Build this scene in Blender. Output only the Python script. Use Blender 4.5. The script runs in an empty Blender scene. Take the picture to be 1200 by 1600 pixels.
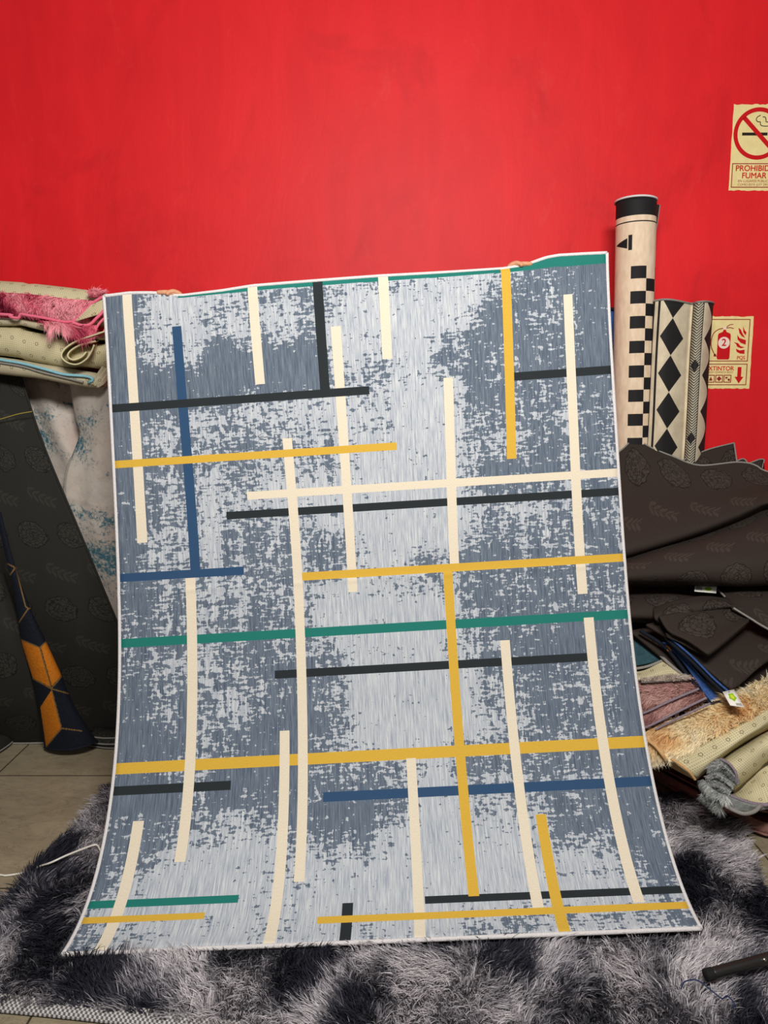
import bpy, bmesh, math, random
import numpy as np
from mathutils import Vector

random.seed(7)
rng = np.random.default_rng(7)
SC = bpy.context.scene
COL = SC.collection

# ------------------------------------------------------------------ camera, light, exposure
CAM_H, PITCH, FPX = 1.35, math.radians(8.0), 1155.0
cP, sP = math.cos(PITCH), math.sin(PITCH)
WALL_Y = 3.25
cam_data = bpy.data.cameras.new('camera')
cam_data.sensor_fit = 'VERTICAL'
cam_data.sensor_height = 36.0
cam_data.lens = 36.0 * FPX / 1600.0
cam_data.clip_start = 0.02
cam = bpy.data.objects.new('camera', cam_data)
COL.objects.link(cam)
cam.location = (0, 0, CAM_H)
cam.rotation_euler = (math.pi / 2 - PITCH, 0, 0)
SC.camera = cam

SC.view_settings.view_transform = 'Standard'
SC.view_settings.look = 'None'
SC.view_settings.exposure = 0.0
SC.view_settings.gamma = 1.0
SC.view_settings.use_curve_mapping = False

world = bpy.data.worlds.new('room_ambient')
SC.world = world
world.use_nodes = True
world.node_tree.nodes['Background'].inputs[0].default_value = (1.0, 0.97, 0.93, 1)
world.node_tree.nodes['Background'].inputs[1].default_value = 0.17


def area(name, loc, target, sx, sy, power, color):
    l = bpy.data.lights.new(name, 'AREA')
    l.shape = 'RECTANGLE'
    l.size, l.size_y, l.energy, l.color = sx, sy, power, color
    o = bpy.data.objects.new(name, l)
    COL.objects.link(o)
    o.location = loc
    o.rotation_euler = (Vector(target) - Vector(loc)).to_track_quat('-Z', 'Y').to_euler()
    return o


area('ceiling_lamp', (0.22, -0.15, 2.75), (0.0, 3.0, 1.2), 1.1, 0.45, 113, (1.0, 0.96, 0.90))

# ------------------------------------------------------------------ picture point -> place in the room


def ray(px, py):
    dx, dy = (px - 600) / FPX, (800 - py) / FPX
    return np.array([dx, cP + dy * sP, -sP + dy * cP])


CAMP = np.array([0, 0, CAM_H])


def at(px, py, Y):
    d = ray(px, py)
    return CAMP + d * (Y / d[1])


def atz(px, py, z):
    d = ray(px, py)
    return CAMP + d * ((z - CAM_H) / d[2])


def proj(P):
    q = np.asarray(P) - CAMP
    f = q[..., 1] * cP - q[..., 2] * sP
    u = q[..., 1] * sP + q[..., 2] * cP
    return 600 + FPX * q[..., 0] / f, 800 - FPX * u / f


# ------------------------------------------------------------------ colours and node expressions


def lin(r, g, b):
    f = lambda c: (c / 255 / 12.92) if c / 255 <= 0.04045 else ((c / 255 + 0.055) / 1.055) ** 2.4
    return (f(r), f(g), f(b), 1.0)


class X:
    """A value socket with arithmetic."""

    def __init__(s, nt, sock):
        s.nt, s.k = nt, sock

    def _m(s, op, *a):
        n = s.nt.nodes.new('ShaderNodeMath')
        n.operation = op
        for i, v in enumerate((s,) + a):
            if isinstance(v, X):
                s.nt.links.new(v.k, n.inputs[i])
            else:
                n.inputs[i].default_value = v
        return X(s.nt, n.outputs[0])

    def __add__(s, o): return s._m('ADD', o)
    def __radd__(s, o): return s._m('ADD', o)
    def __sub__(s, o): return s._m('SUBTRACT', o)
    def __rsub__(s, o): return (s * -1) + o
    def __mul__(s, o): return s._m('MULTIPLY', o)
    def __rmul__(s, o): return s._m('MULTIPLY', o)
    def __truediv__(s, o): return s._m('DIVIDE', o)
    def lt(s, o): return s._m('LESS_THAN', o)
    def gt(s, o): return s._m('GREATER_THAN', o)
    def abs(s): return s._m('ABSOLUTE')
    def fract(s): return s._m('FRACT')
    def floor(s): return s._m('FLOOR')
    def mod(s, o): return s._m('FLOORED_MODULO', o)
    def sqrt(s): return s._m('SQRT')
    def sin(s): return s._m('SINE')
    def cos(s): return s._m('COSINE')
    def min(s, o): return s._m('MINIMUM', o)
    def max(s, o): return s._m('MAXIMUM', o)
    def clamp(s): return s.max(0.0).min(1.0)
    def step(s, a, b): return ((s - a) * (1.0 / (b - a))).clamp()
    def between(s, a, b): return s.gt(a) * s.lt(b)


class H:
    """Helper around one material's node tree."""

    def __init__(s, nt):
        s.nt = nt

    def uv(s):
        n = s.nt.nodes.new('ShaderNodeUVMap')
        sp = s.nt.nodes.new('ShaderNodeSeparateXYZ')
        s.nt.links.new(n.outputs[0], sp.inputs[0])
        return X(s.nt, sp.outputs[0]), X(s.nt, sp.outputs[1])

    def obj(s):
        n = s.nt.nodes.new('ShaderNodeTexCoord')
        sp = s.nt.nodes.new('ShaderNodeSeparateXYZ')
        s.nt.links.new(n.outputs['Object'], sp.inputs[0])
        return tuple(X(s.nt, sp.outputs[i]) for i in range(3))

    def vec(s, x, y, z=0.0):
        n = s.nt.nodes.new('ShaderNodeCombineXYZ')
        for i, v in enumerate((x, y, z)):
            if isinstance(v, X):
                s.nt.links.new(v.k, n.inputs[i])
            else:
                n.inputs[i].default_value = v
        return n.outputs[0]

    def noise(s, v, scale=1.0, detail=2.0, rough=0.5, dist=0.0):
        n = s.nt.nodes.new('ShaderNodeTexNoise')
        s.nt.links.new(v, n.inputs['Vector'])
        n.inputs['Scale'].default_value = scale
        n.inputs['Detail'].default_value = detail
        n.inputs['Roughness'].default_value = rough
        n.inputs['Distortion'].default_value = dist
        return X(s.nt, n.outputs[0])

    def voro(s, v, scale=1.0, feature='F1', rand=1.0):
        n = s.nt.nodes.new('ShaderNodeTexVoronoi')
        n.feature = feature
        s.nt.links.new(v, n.inputs['Vector'])
        n.inputs['Scale'].default_value = scale
        n.inputs['Randomness'].default_value = rand
        return X(s.nt, n.outputs['Distance'])

    def attr(s, name, out='Fac'):
        n = s.nt.nodes.new('ShaderNodeAttribute')
        n.attribute_name = name
        return n.outputs[out] if out == 'Color' else X(s.nt, n.outputs[out])

    def mix(s, f, a, b):
        n = s.nt.nodes.new('ShaderNodeMix')
        n.data_type = 'RGBA'
        for v, i in ((f, 0), (a, 6), (b, 7)):
            if isinstance(v, X):
                s.nt.links.new(v.k, n.inputs[i])
            elif isinstance(v, bpy.types.NodeSocket):
                s.nt.links.new(v, n.inputs[i])
            else:
                n.inputs[i].default_value = v
        return n.outputs[2]

    def scale(s, c, f):
        """colour times value"""
        n = s.nt.nodes.new('ShaderNodeVectorMath')
        n.operation = 'SCALE'
        if isinstance(c, bpy.types.NodeSocket):
            s.nt.links.new(c, n.inputs[0])
        else:
            n.inputs[0].default_value = c[:3]
        s.nt.links.new(f.k, n.inputs['Scale'])
        return n.outputs[0]


def material(name, fn=None, color=None, rough=0.85, spec=0.25, metal=0.0, sheen=0.0):
    m = bpy.data.materials.new(name)
    m.use_nodes = True
    nt = m.node_tree
    b = nt.nodes['Principled BSDF']
    b.inputs['Roughness'].default_value = rough
    b.inputs['Specular IOR Level'].default_value = spec
    b.inputs['Metallic'].default_value = metal
    if sheen:
        b.inputs['Sheen Weight'].default_value = sheen
    if color:
        b.inputs['Base Color'].default_value = color
        m.diffuse_color = color
    if fn:
        r = fn(H(nt))
        c, bump, dist = r if isinstance(r, tuple) else (r, None, 0)
        if isinstance(c, bpy.types.NodeSocket):
            nt.links.new(c, b.inputs['Base Color'])
        if bump is not None:
            n = nt.nodes.new('ShaderNodeBump')
            n.inputs['Strength'].default_value = 1.0
            n.inputs['Distance'].default_value = dist
            nt.links.new(bump.k, n.inputs['Height'])
            nt.links.new(n.outputs[0], b.inputs['Normal'])
    return m


def f_wall(h):
    x, y, z = h.obj()
    v = h.vec(x, z, y)
    big = h.noise(v, 1.1, 5, 0.6, 0.9)
    stroke = h.noise(h.vec(x * 7.0, z * 1.8, 0.0), 1.0, 6, 0.62, 0.9)
    fine = h.noise(v, 60, 2, 0.5)
    chalk = h.noise(h.vec(x * 5.0, z * 2.4, 3.0), 1.0, 8, 0.72, 0.6).step(0.60, 0.76)
    blot = h.noise(h.vec(x * 2.6, z * 2.0, 9.0), 1.0, 7, 0.68, 0.8).step(0.54, 0.74)
    c = h.mix((big * 0.6 + stroke * 0.4).step(0.34, 0.64), lin(212, 18, 27), lin(233, 27, 37))
    c = h.mix(blot * 0.6, c, lin(184, 12, 22))
    c = h.mix(chalk * 0.20, c, lin(236, 92, 80))
    speck = h.voro(v, 9.0).lt(0.014) * h.noise(v, 2.0, 1).gt(0.54)
    c = h.mix(speck * 0.6, c, lin(120, 10, 16))
    return c, stroke * 0.5 + fine * 0.10 + big * 0.5, 0.003


def f_tile(h):
    x, y, z = h.obj()
    T = 0.65
    fx, fy = ((x + 1.44) / T).fract(), ((y - 2.579) / T).fract()
    ex, ey = (fx - 0.5).abs() * -1 + 0.5, (fy - 0.5).abs() * -1 + 0.5
    grout = ex.min(ey).lt(0.0045)
    n = h.noise(h.vec(x * 2.2, y * 5.5), 1.0, 7, 0.62, 1.0)
    n2 = h.noise(h.vec(x, y), 14, 5, 0.65)
    c = h.mix((n * 0.7 + n2 * 0.3).step(0.33, 0.68), lin(130, 119, 98), lin(164, 152, 128))
    vein = h.noise(h.vec(x * 3.0, y * 9.0, 5.0), 1.3, 8, 0.7, 1.5)
    c = h.mix((vein - 0.5).abs().lt(0.006) * 0.6, c, lin(92, 80, 60))
    c = h.mix(grout, c, lin(66, 58, 46))
    return c, (1.0 - grout) + n2 * 0.15, 0.002


def f_rug(h):
    u, v = h.uv()
    wear = h.attr('wear')
    a = h.noise(h.vec(u * 98, v * 38), 1.0, 3, 0.55, 0.3)          # upright dashes
    b = h.noise(h.vec(u * 36, v * 125, 7.0), 1.0, 3, 0.5, 0.2)     # level dashes
    c_ = h.noise(h.vec(u * 9, v * 8, 3.0), 1.0, 3, 0.6)
    thr = h.noise(h.vec(u * 26, v * 2.0, 11.0), 1.0, 2, 0.5)
    wf = h.noise(h.vec(u * 3, v * 30.0, 17.0), 1.0, 2, 0.5)
    n = (a * 0.42 + b * 0.42 + c_ * 0.22 + thr * 0.24 + wf * 0.16 - 0.23) * 1.0
    lvl = 0.492 + (wear - 0.5) * 0.285
    light = (lvl - n).step(-0.006, 0.006)
    st = h.noise(h.vec(u * 420, v * 16), 1.0, 3, 0.65)
    st2 = h.noise(h.vec(u * 150, v * 5, 4.0), 1.0, 3, 0.6)
    s = (st * 0.65 + st2 * 0.35).step(0.38, 0.63)
    dark = h.mix(s, lin(72, 84, 102), lin(118, 130, 144))
    pale = h.mix(s, lin(148, 157, 172), lin(210, 213, 216))
    c = h.mix(light, dark, pale)
    return c, st, 0.0012


def f_bar(rgb):
    def f(h):
        u, v = h.uv()
        w = h.noise(h.vec(u * 700, v * 240), 1.0, 2, 0.6)
        return h.mix(w.step(0.3, 0.75), lin(*[c * 0.93 for c in rgb]), lin(*[min(255, c * 1.05) for c in rgb])), w, 0.0008
    return f


def f_jacq(base, fill, edge, S=0.15):
    def f(h):
        u, v = h.uv()
        q = v / S
        row = q.floor()
        odd = row.mod(2.0)
        p = u / S + odd * 0.5 + (row * 0.37).fract() * 0.3
        w1 = h.noise(h.vec(u * 34, v * 34), 1.0, 3, 0.6) - 0.5
        w2 = h.noise(h.vec(u * 34, v * 34, 4.0), 1.0, 3, 0.6) - 0.5
        lx, ly = p.fract() - 0.5 + w1 * 0.20, q.fract() - 0.5 + w2 * 0.20
        r = (lx * lx + ly * ly * 1.1).sqrt()
        rose = r.lt(0.36) * (1.0 - odd)
        ring = ((r * 9.0 + w1 * 2.2).fract() - 0.5).abs().lt(0.055)
        pet = h.voro(h.vec(u + w1 * 0.02, v + w2 * 0.02), 62.0, 'DISTANCE_TO_EDGE', 1.0)
        line = (pet.lt(0.035)).max(ring)
        rim = (r - 0.36).abs().lt(0.012) * (1.0 - odd)
        lx2, ly2 = p.fract() - 0.5 + w1 * 0.04, q.fract() - 0.5 + w2 * 0.04
        ax = lx2 * 0.88 + ly2 * 0.48
        ay = (ly2 * 0.88 - lx2 * 0.48 + ax * ax * 0.5 - 0.04).abs()
        fs = ((ax * 7.0 - ay * 6.0).fract() - 0.5).abs()
        k = (ay - 0.085) * 11.0
        leaf = fs.lt(0.40 * (1.0 - k * k)).max(ay.lt(0.010)) * ax.abs().lt(0.36) * odd
        wv = h.noise(h.vec(u * 700, v * 420), 1.0, 2, 0.7)
        c = h.mix(wv.step(0.3, 0.7), lin(*[t * 0.72 for t in base]), lin(*[t * 1.25 for t in base]))
        c = h.mix(rose.max(leaf) * 0.6, c, lin(*fill))
        c = h.mix((rose * line).max(rim) * 0.85, c, lin(*edge))
        return c, wv * 0.5 + rose.max(leaf) * 0.7 - line * rose * 0.6, 0.0018
    return f


def f_back(a, b):
    def f(h):
        u, v = h.uv()
        n = h.noise(h.vec(u, v), 9, 3)
        D = 0.0070
        dx, dy = (u / D).fract() - 0.5, (v / D).fract() - 0.5
        dot = (dx * dx + dy * dy).lt(0.06)
        S = 0.046
        row = (v / S).floor()
        rx = ((u / S + row.mod(2.0) * 0.5).fract() - 0.5) * S
        ry = ((v / S).fract() - 0.5) * S
        r = (rx * rx + ry * ry).sqrt()
        ring = r.between(0.0040, 0.0062)
        c = h.mix(n.step(0.3, 0.7), lin(*a), lin(*b))
        c = h.mix(dot * 0.55, c, lin(132, 120, 86))
        c = h.mix(ring * 0.8, c, lin(96, 88, 62))
        return c, dot * -1.0, 0.0006
    return f


def f_marble(h):
    u, v = h.uv()
    n = h.noise(h.vec(u, v), 5, 6, 0.65, 0.8)
    p = h.noise(h.vec(u, v, 5.0), 3.0, 3, 0.5)
    band = h.noise(h.vec(u * 1.2, v * 3.4, 9.0), 1.0, 3, 0.6, 0.4)
    f = h.noise(h.vec(u * 1.3, v, 2.0), 62, 8, 0.78, 0.3)
    f2 = h.noise(h.vec(u, v, 7.0), 26, 6, 0.7, 0.5)
    c = h.mix(n.step(0.3, 0.7), lin(168, 160, 152), lin(214, 206, 196))
    c = h.mix(p.step(0.5, 0.75) * 0.5, c, lin(188, 160, 148))
    ink = (band * 0.62 + f * 0.52 + f2 * 0.22).step(0.735, 0.80)
    c = h.mix(f2.step(0.5, 0.7) * 0.30, c, lin(134, 124, 118))
    tint = h.mix(band.step(0.46, 0.6), lin(70, 96, 106), lin(0, 96, 116))
    c = h.mix(ink * 0.92, c, tint)
    return c, n * 0.6 + f * 0.4, 0.003


def f_checker(h):
    u, v = h.uv()            # u: degrees round the roll / 100, v: metres down from its top
    deg = u * 100.0
    cream = h.mix(h.noise(h.vec(u * 8, v * 20), 1.0, 4).step(0.3, 0.7), lin(216, 192, 164), lin(236, 214, 188))
    top = v.lt(0.066)
    line = v.between(0.086, 0.0905)
    colr = ((deg + 28.0) / 45.0).floor()
    rowi = ((v - 0.252) / 0.0466).floor()
    chk = (colr + rowi).mod(2.0).lt(0.5) * deg.gt(-28.0) * deg.lt(152.0) * v.gt(0.252)
    tee = (deg.between(-37.0, -26.0) * v.between(0.136, 0.192)).max(deg.between(-86.0, -40.0) * ((v - 0.166).abs()).lt((deg + 86.0) * 0.00042))
    c = h.mix(top.max(line).max(chk).max(tee), cream, lin(26, 25, 27))
    return c, h.noise(h.vec(u * 60, v * 600), 1.0, 2), 0.0004


def f_diamond(h):
    u, v = h.uv()            # u: share of the front's width, v: metres down from the top
    P = 0.1405
    cream = h.mix(h.noise(h.vec(u * 6, v * 14), 1.0, 6, 0.65).step(0.3, 0.7), lin(196, 182, 156), lin(226, 212, 186))
    t = ((v - 0.066) / P).fract()                   # 0 and 1: the necks between diamonds
    w = 0.5 - (t - 0.5).abs()
    dia = (u - 0.40).abs().lt(w * 0.36)
    st = u.between(0.075, 0.115).max(u.between(0.165, 0.20)).max(u.lt(0.018 + w * 0.05))
    grey = u.between(0.025, 0.075)
    t2 = ((v + 0.0015) / P).fract()
    w2 = 0.5 - (t2 - 0.5).abs()
    arch = (w2 * 3.1416).sin()
    scal = u.gt(0.90 + arch * 0.09)
    band = u.between(0.70, 0.86)
    hat = ((v * 95.0 + (u - 0.78).abs() * 22.0).fract()).lt(0.5)
    bd = (u - 0.78).abs().lt(0.06) * (((v - 0.10) / (P * 2.0)).fract() - 0.5).abs().lt(0.09 - (u - 0.78).abs() * 1.3)
    rim = (u - 0.70).abs().lt(0.006).max((u - 0.86).abs().lt(0.006))
    c = h.mix(grey, cream, lin(150, 148, 140))
    c = h.mix(band, c, h.mix(hat, lin(190, 182, 162), lin(58, 55, 50)))
    c = h.mix(dia.max(st).max(scal).max(bd).max(rim), c, lin(32, 31, 32))
    return c, h.noise(h.vec(u * 200, v * 600), 1.0, 2), 0.0004


def f_braid(h):
    u, v = h.uv()
    z = ((u * 90.0 + (v * 160.0).floor() * 0.5).fract() - 0.5).abs()
    n = h.noise(h.vec(u * 200, v * 200), 1.0, 2)
    return h.mix(z.lt(0.26), lin(196, 192, 190), lin(96, 94, 98)), n, 0.002


def f_pile(h):
    return h.attr('Col', 'Color')


def f_felt(a, b, sc=60):
    def f(h):
        x, y, z = h.obj()
        n = h.noise(h.vec(x, y, z), sc, 4, 0.65)
        return h.mix(n.step(0.3, 0.7), lin(*a), lin(*b)), n, 0.002
    return f


M = dict(
    wall=material('red_plaster', f_wall, rough=0.55, spec=0.3),
    tile=material('stone_tile', f_tile, rough=0.45, spec=0.35),
    rug=material('distressed_print', f_rug, rough=0.8, spec=0.2),
    cream=material('cream_print', f_bar((228, 216, 194)), rough=0.8),
    yellow=material('mustard_print', f_bar((214, 172, 62)), rough=0.8),
    teal=material('teal_print', f_bar((28, 118, 108)), rough=0.8),
    black=material('charcoal_print', f_bar((36, 42, 46)), rough=0.8),
    blue=material('blue_print', f_bar((44, 76, 112)), rough=0.8),
    rugback=material('rug_underside', f_felt((150, 146, 138), (176, 170, 160)), rough=0.95),
    braid=material('braided_binding', f_braid, rough=0.85),
    white=material('white_binding', f_felt((205, 200, 202), (238, 234, 234), 300), rough=0.8),
    greybind=material('grey_binding', f_felt((120, 118, 114), (160, 156, 150), 300), rough=0.85),
    pinkbind=material('pink_binding', f_felt((226, 96, 128), (244, 128, 152), 300), rough=0.8),
    bluebind=material('pale_blue_binding', f_felt((112, 178, 196), (158, 210, 222), 300), rough=0.8),
    lilacbind=material('lilac_binding', f_felt((112, 98, 112), (160, 146, 156), 300), rough=0.85),
    tanbind=material('tan_binding', f_felt((196, 148, 98), (228, 186, 132), 300), rough=0.85),
    jacq=material('brown_black_jacquard', f_jacq((50, 42, 38), (70, 62, 57), (27, 23, 21)), rough=0.75, spec=0.2),
    jacq2=material('charcoal_jacquard', f_jacq((40, 39, 36), (58, 57, 52), (20, 20, 19)), rough=0.75, spec=0.2),
    back=material('dotted_backing', f_back((196, 186, 150), (220, 210, 172)), rough=0.9),
    back2=material('dotted_backing_grey', f_back((180, 172, 146), (204, 194, 166)), rough=0.9),
    marble=material('marbled_print', f_marble, rough=0.55, spec=0.35),
    checker=material('checker_print', f_checker, rough=0.7),
    diamond=material('diamond_print', f_diamond, rough=0.7),
    pile=material('shag_pile', f_pile, rough=0.6, spec=0.2),
    navy=material('navy_velvet', f_felt((10, 14, 24), (18, 26, 40), 120), rough=0.8),
    orange=material('orange_print', f_felt((176, 98, 14), (204, 122, 26), 120), rough=0.75),
    gold=material('gold_line', color=lin(120, 92, 52), rough=0.6),
    royal=material('blue_velvet', f_felt((36, 66, 122), (62, 98, 160), 140), rough=0.7),
    tealvelvet=material('teal_velvet', f_felt((20, 52, 64), (44, 86, 96), 50), rough=0.7, sheen=0.2),
    maroon=material('maroon_velvet', f_felt((48, 12, 20), (78, 22, 32), 90), rough=0.8),
    mauve=material('mauve_edge', f_felt((118, 82, 76), (150, 110, 102), 90), rough=0.8),
    shagbase_dark=material('charcoal_shag_base', f_felt((44, 44, 50), (66, 66, 72)), rough=0.95),
    shagbase_pink=material('pink_shag_base', f_felt((150, 50, 72), (196, 84, 108)), rough=0.95),
    shagbase_tan=material('tan_shag_base', f_felt((216, 172, 120), (240, 206, 154)), rough=0.95),
    shagbase_mauve=material('mauve_shag_base', f_felt((126, 88, 84), (160, 118, 112)), rough=0.95),
    lipgrey=material('grey_layer', f_felt((118, 120, 122), (186, 186, 184), 160), rough=0.9),
    shagbase_grey=material('grey_shag_base', f_felt((112, 116, 116), (150, 152, 150)), rough=0.95),
    skin=material('skin', f_felt((196, 138, 104), (214, 156, 120), 60), rough=0.55, spec=0.35),
    nail=material('fingernail', color=lin(224, 164, 146), rough=0.35),
    hair=material('dark_hair', f_felt((22, 18, 16), (40, 32, 28), 200), rough=0.6),
    shirt=material('grey_tshirt', f_felt((92, 94, 98), (110, 112, 116), 200), rough=0.9),
    jeans=material('blue_jeans', f_felt((44, 56, 80), (60, 74, 100), 200), rough=0.9),
    shoe=material('dark_shoe', color=lin(40, 38, 38), rough=0.6),
    lips=material('lips', color=lin(168, 92, 82), rough=0.5),
    eye=material('eye_dark', color=lin(40, 28, 22), rough=0.3),
    signcream=material('sign_cream', f_felt((232, 212, 146), (246, 228, 168), 30), rough=0.5),
    signred=material('sign_red', color=lin(204, 14, 24), rough=0.45),
    signdark=material('sign_dark_red', color=lin(150, 40, 32), rough=0.5),
    signblack=material('sign_black', color=lin(34, 26, 20), rough=0.5),
    signwhite=material('sign_pale', color=lin(244, 224, 208), rough=0.5),
    blackmetal=material('black_metal', color=lin(30, 28, 27), rough=0.35, spec=0.5),
    steel=material('steel', color=lin(190, 186, 176), rough=0.25, metal=1.0),
    rubber=material('black_rubber', color=lin(24, 24, 24), rough=0.8),
    cable=material('clear_white_cable', color=lin(226, 222, 212), rough=0.2, spec=0.6),
    bluecord=material('navy_cord', color=lin(36, 46, 84), rough=0.5),
    yellowthread=material('yellow_thread', color=lin(168, 150, 62), rough=0.7),
    card=material('white_card', color=lin(236, 234, 226), rough=0.5),
    green=material('leaf_green', color=lin(142, 190, 36), rough=0.5),
    limeyellow=material('lime_yellow', color=lin(206, 214, 60), rough=0.5),
    barcode=material('grey_print', color=lin(130, 126, 124), rough=0.6),
)

# ------------------------------------------------------------------ object helpers


def link(name, me, mats, parent=None):
    o = bpy.data.objects.new(name, me)
    COL.objects.link(o)
    for m in (mats if isinstance(mats, (list, tuple)) else [mats]):
        me.materials.append(M[m])
    if parent is not None:
        o.parent = parent
    return o


def tag(o, label=None, cat=None, group=None, kind=None):
    if label: o['label'] = label
    if cat: o['category'] = cat
    if group: o['group'] = group
    if kind: o['kind'] = kind
    return o


def empty(name, label, cat, loc=(0, 0, 0), group=None):
    o = bpy.data.objects.new(name, None)
    COL.objects.link(o)
    o.empty_display_size = 0.05
    return tag(o, label, cat, group)


def mesh_np(name, V, quads=None, tris=None, mi=None, smooth=True, uv=None, cols=None, fattr=None):
    me = bpy.data.meshes.new(name)
    V = np.asarray(V, dtype=np.float32)
    q = np.asarray(quads if quads is not None else np.zeros((0, 4)), dtype=np.int32).reshape(-1, 4)
    t = np.asarray(tris if tris is not None else np.zeros((0, 3)), dtype=np.int32).reshape(-1, 3)
    me.vertices.add(len(V))
    me.vertices.foreach_set('co', V.ravel())
    loops = np.concatenate([q.ravel(), t.ravel()])
    me.loops.add(len(loops))
    me.loops.foreach_set('vertex_index', loops)
    nf = len(q) + len(t)
    me.polygons.add(nf)
    st = np.concatenate([np.arange(len(q)) * 4, len(q) * 4 + np.arange(len(t)) * 3]).astype(np.int32)
    me.polygons.foreach_set('loop_start', st)
    if mi is not None:
        me.polygons.foreach_set('material_index', np.asarray(mi, dtype=np.int32))
    me.polygons.foreach_set('use_smooth', np.full(nf, bool(smooth)))
    if uv is not None:
        l = me.uv_layers.new(name='UVMap')
        l.data.foreach_set('uv', np.asarray(uv, dtype=np.float32)[loops].ravel())
    if cols is not None:
        a = me.color_attributes.new('Col', 'FLOAT_COLOR', 'POINT')
        a.data.foreach_set('color', np.asarray(cols, dtype=np.float32).ravel())
    if fattr is not None:
        a = me.attributes.new(fattr[0], 'FLOAT', 'POINT')
        a.data.foreach_set('value', np.asarray(fattr[1], dtype=np.float32))
    me.update(calc_edges=True)
    me.validate()
    return me


def cr(P, n):
    """Catmull-Rom through control points P (k,d) -> n samples, chord-length spaced."""
    P = np.asarray(P, dtype=float)
    k = len(P)
    if k == 2:
        t = np.linspace(0, 1, n)[:, None]
        return P[0] * (1 - t) + P[1] * t
    Q = np.vstack([2 * P[0] - P[1], P, 2 * P[-1] - P[-2]])
    d = np.linalg.norm(np.diff(P, axis=0), axis=1) + 1e-9
    s = np.concatenate([[0], np.cumsum(d)])
    out = []
    for x in np.linspace(0, s[-1], n):
        i = min(int(np.searchsorted(s, x, side='right') - 1), k - 2)
        t = (x - s[i]) / d[i]
        a, b, c, e = Q[i], Q[i + 1], Q[i + 2], Q[i + 3]
        out.append(0.5 * (2 * b + (c - a) * t + (2 * a - 5 * b + 4 * c - e) * t * t + (3 * b - a - 3 * c + e) * t ** 3))
    return np.array(out)


def grid_surface(rows, nr, nc):
    R = [cr(r, nc) for r in rows]
    G = np.zeros((nr, nc, 3))
    for j in range(nc):
        G[:, j] = cr([r[j] for r in R], nr)
    return G


def normals(G):
    du = np.gradient(G, axis=1)
    dv = np.gradient(G, axis=0)
    N = np.cross(du, dv)
    N /= np.linalg.norm(N, axis=2, keepdims=True) + 1e-12
    c = (G.shape[0] // 2, G.shape[1] // 2)
    if np.dot(N[c], CAMP - G[c]) < 0:
        N = -N
    return N


def sheet_mesh(name, G, thick, mi=None, uvs=None, fattr=None, backmat=0, keepuv=False):
    """A thick sheet from a grid of points; front face towards the room."""
    nr, nc = G.shape[:2]
    N = normals(G)
    A = G.reshape(-1, 3)
    B = (G - N * thick).reshape(-1, 3)
    n = nr * nc
    idx = np.arange(n).reshape(nr, nc)
    q = np.stack([idx[:-1, :-1], idx[:-1, 1:], idx[1:, 1:], idx[1:, :-1]], -1).reshape(-1, 4)
    e1, e2 = A[q[:, 1]] - A[q[:, 0]], A[q[:, 3]] - A[q[:, 0]]
    fn = np.cross(e1, e2)
    nn = N.reshape(-1, 3)[q[:, 0]]
    if np.sum(np.einsum('ij,ij->i', fn, nn)) < 0:
        q = q[:, ::-1]
        flip = True
    else:
        flip = False
    qb = q[:, ::-1] + n
    bd = np.concatenate([idx[0, :], idx[1:, -1], idx[-1, -2::-1], idx[-2:0:-1, 0]])
    a, b = bd, np.roll(bd, -1)
    rim = np.stack([b, a, a + n, b + n], -1)
    if flip:
        rim = rim[:, ::-1]
    m0 = np.zeros(len(q), int) if mi is None else np.asarray(mi).reshape(-1)
    mm = np.concatenate([m0, np.full(len(qb), backmat), np.full(len(rim), backmat if backmat else 0)])
    if uvs is None:
        mr, mc = G[nr // 2], G[:, nc // 2]
        su = np.concatenate([[0], np.cumsum(np.linalg.norm(np.diff(mr, axis=0), axis=1))])
        sv = np.concatenate([[0], np.cumsum(np.linalg.norm(np.diff(mc, axis=0), axis=1))])
        U = np.stack(np.meshgrid(su, sv), -1).reshape(-1, 2)
    else:
        U = np.asarray(uvs).reshape(-1, 2)
    fa = None
    if fattr is not None:
        fa = (fattr[0], np.concatenate([fattr[1].ravel()] * 2))
    return mesh_np(name, np.vstack([A, B]), np.vstack([q, qb, rim]), mi=mm, uv=np.vstack([U, U]), fattr=fa)


def sheet(name, rows, mats, thick=0.008, n=(30, 40), parent=None, wave=0.0, seed=0, mi=None, backmat=0, uvs=None):
    G = grid_surface(rows, *n)
    if wave:
        r = np.random.default_rng(seed)
        N = normals(G)
        a, b = np.meshgrid(np.linspace(0, 1, n[1]), np.linspace(0, 1, n[0]))
        w = sum(np.sin(2 * np.pi * (r.uniform(.6, 2.6) * a + r.uniform(-1.6, 1.6) * b) + r.uniform(0, 6.28)) for _ in range(4))
        G = G + N * (w * wave / 4)[..., None]
    o = link(name, sheet_mesh(name, G, thick, mi=mi(G) if mi else None, backmat=backmat, uvs=uvs), mats, parent)
    return o, G


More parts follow.
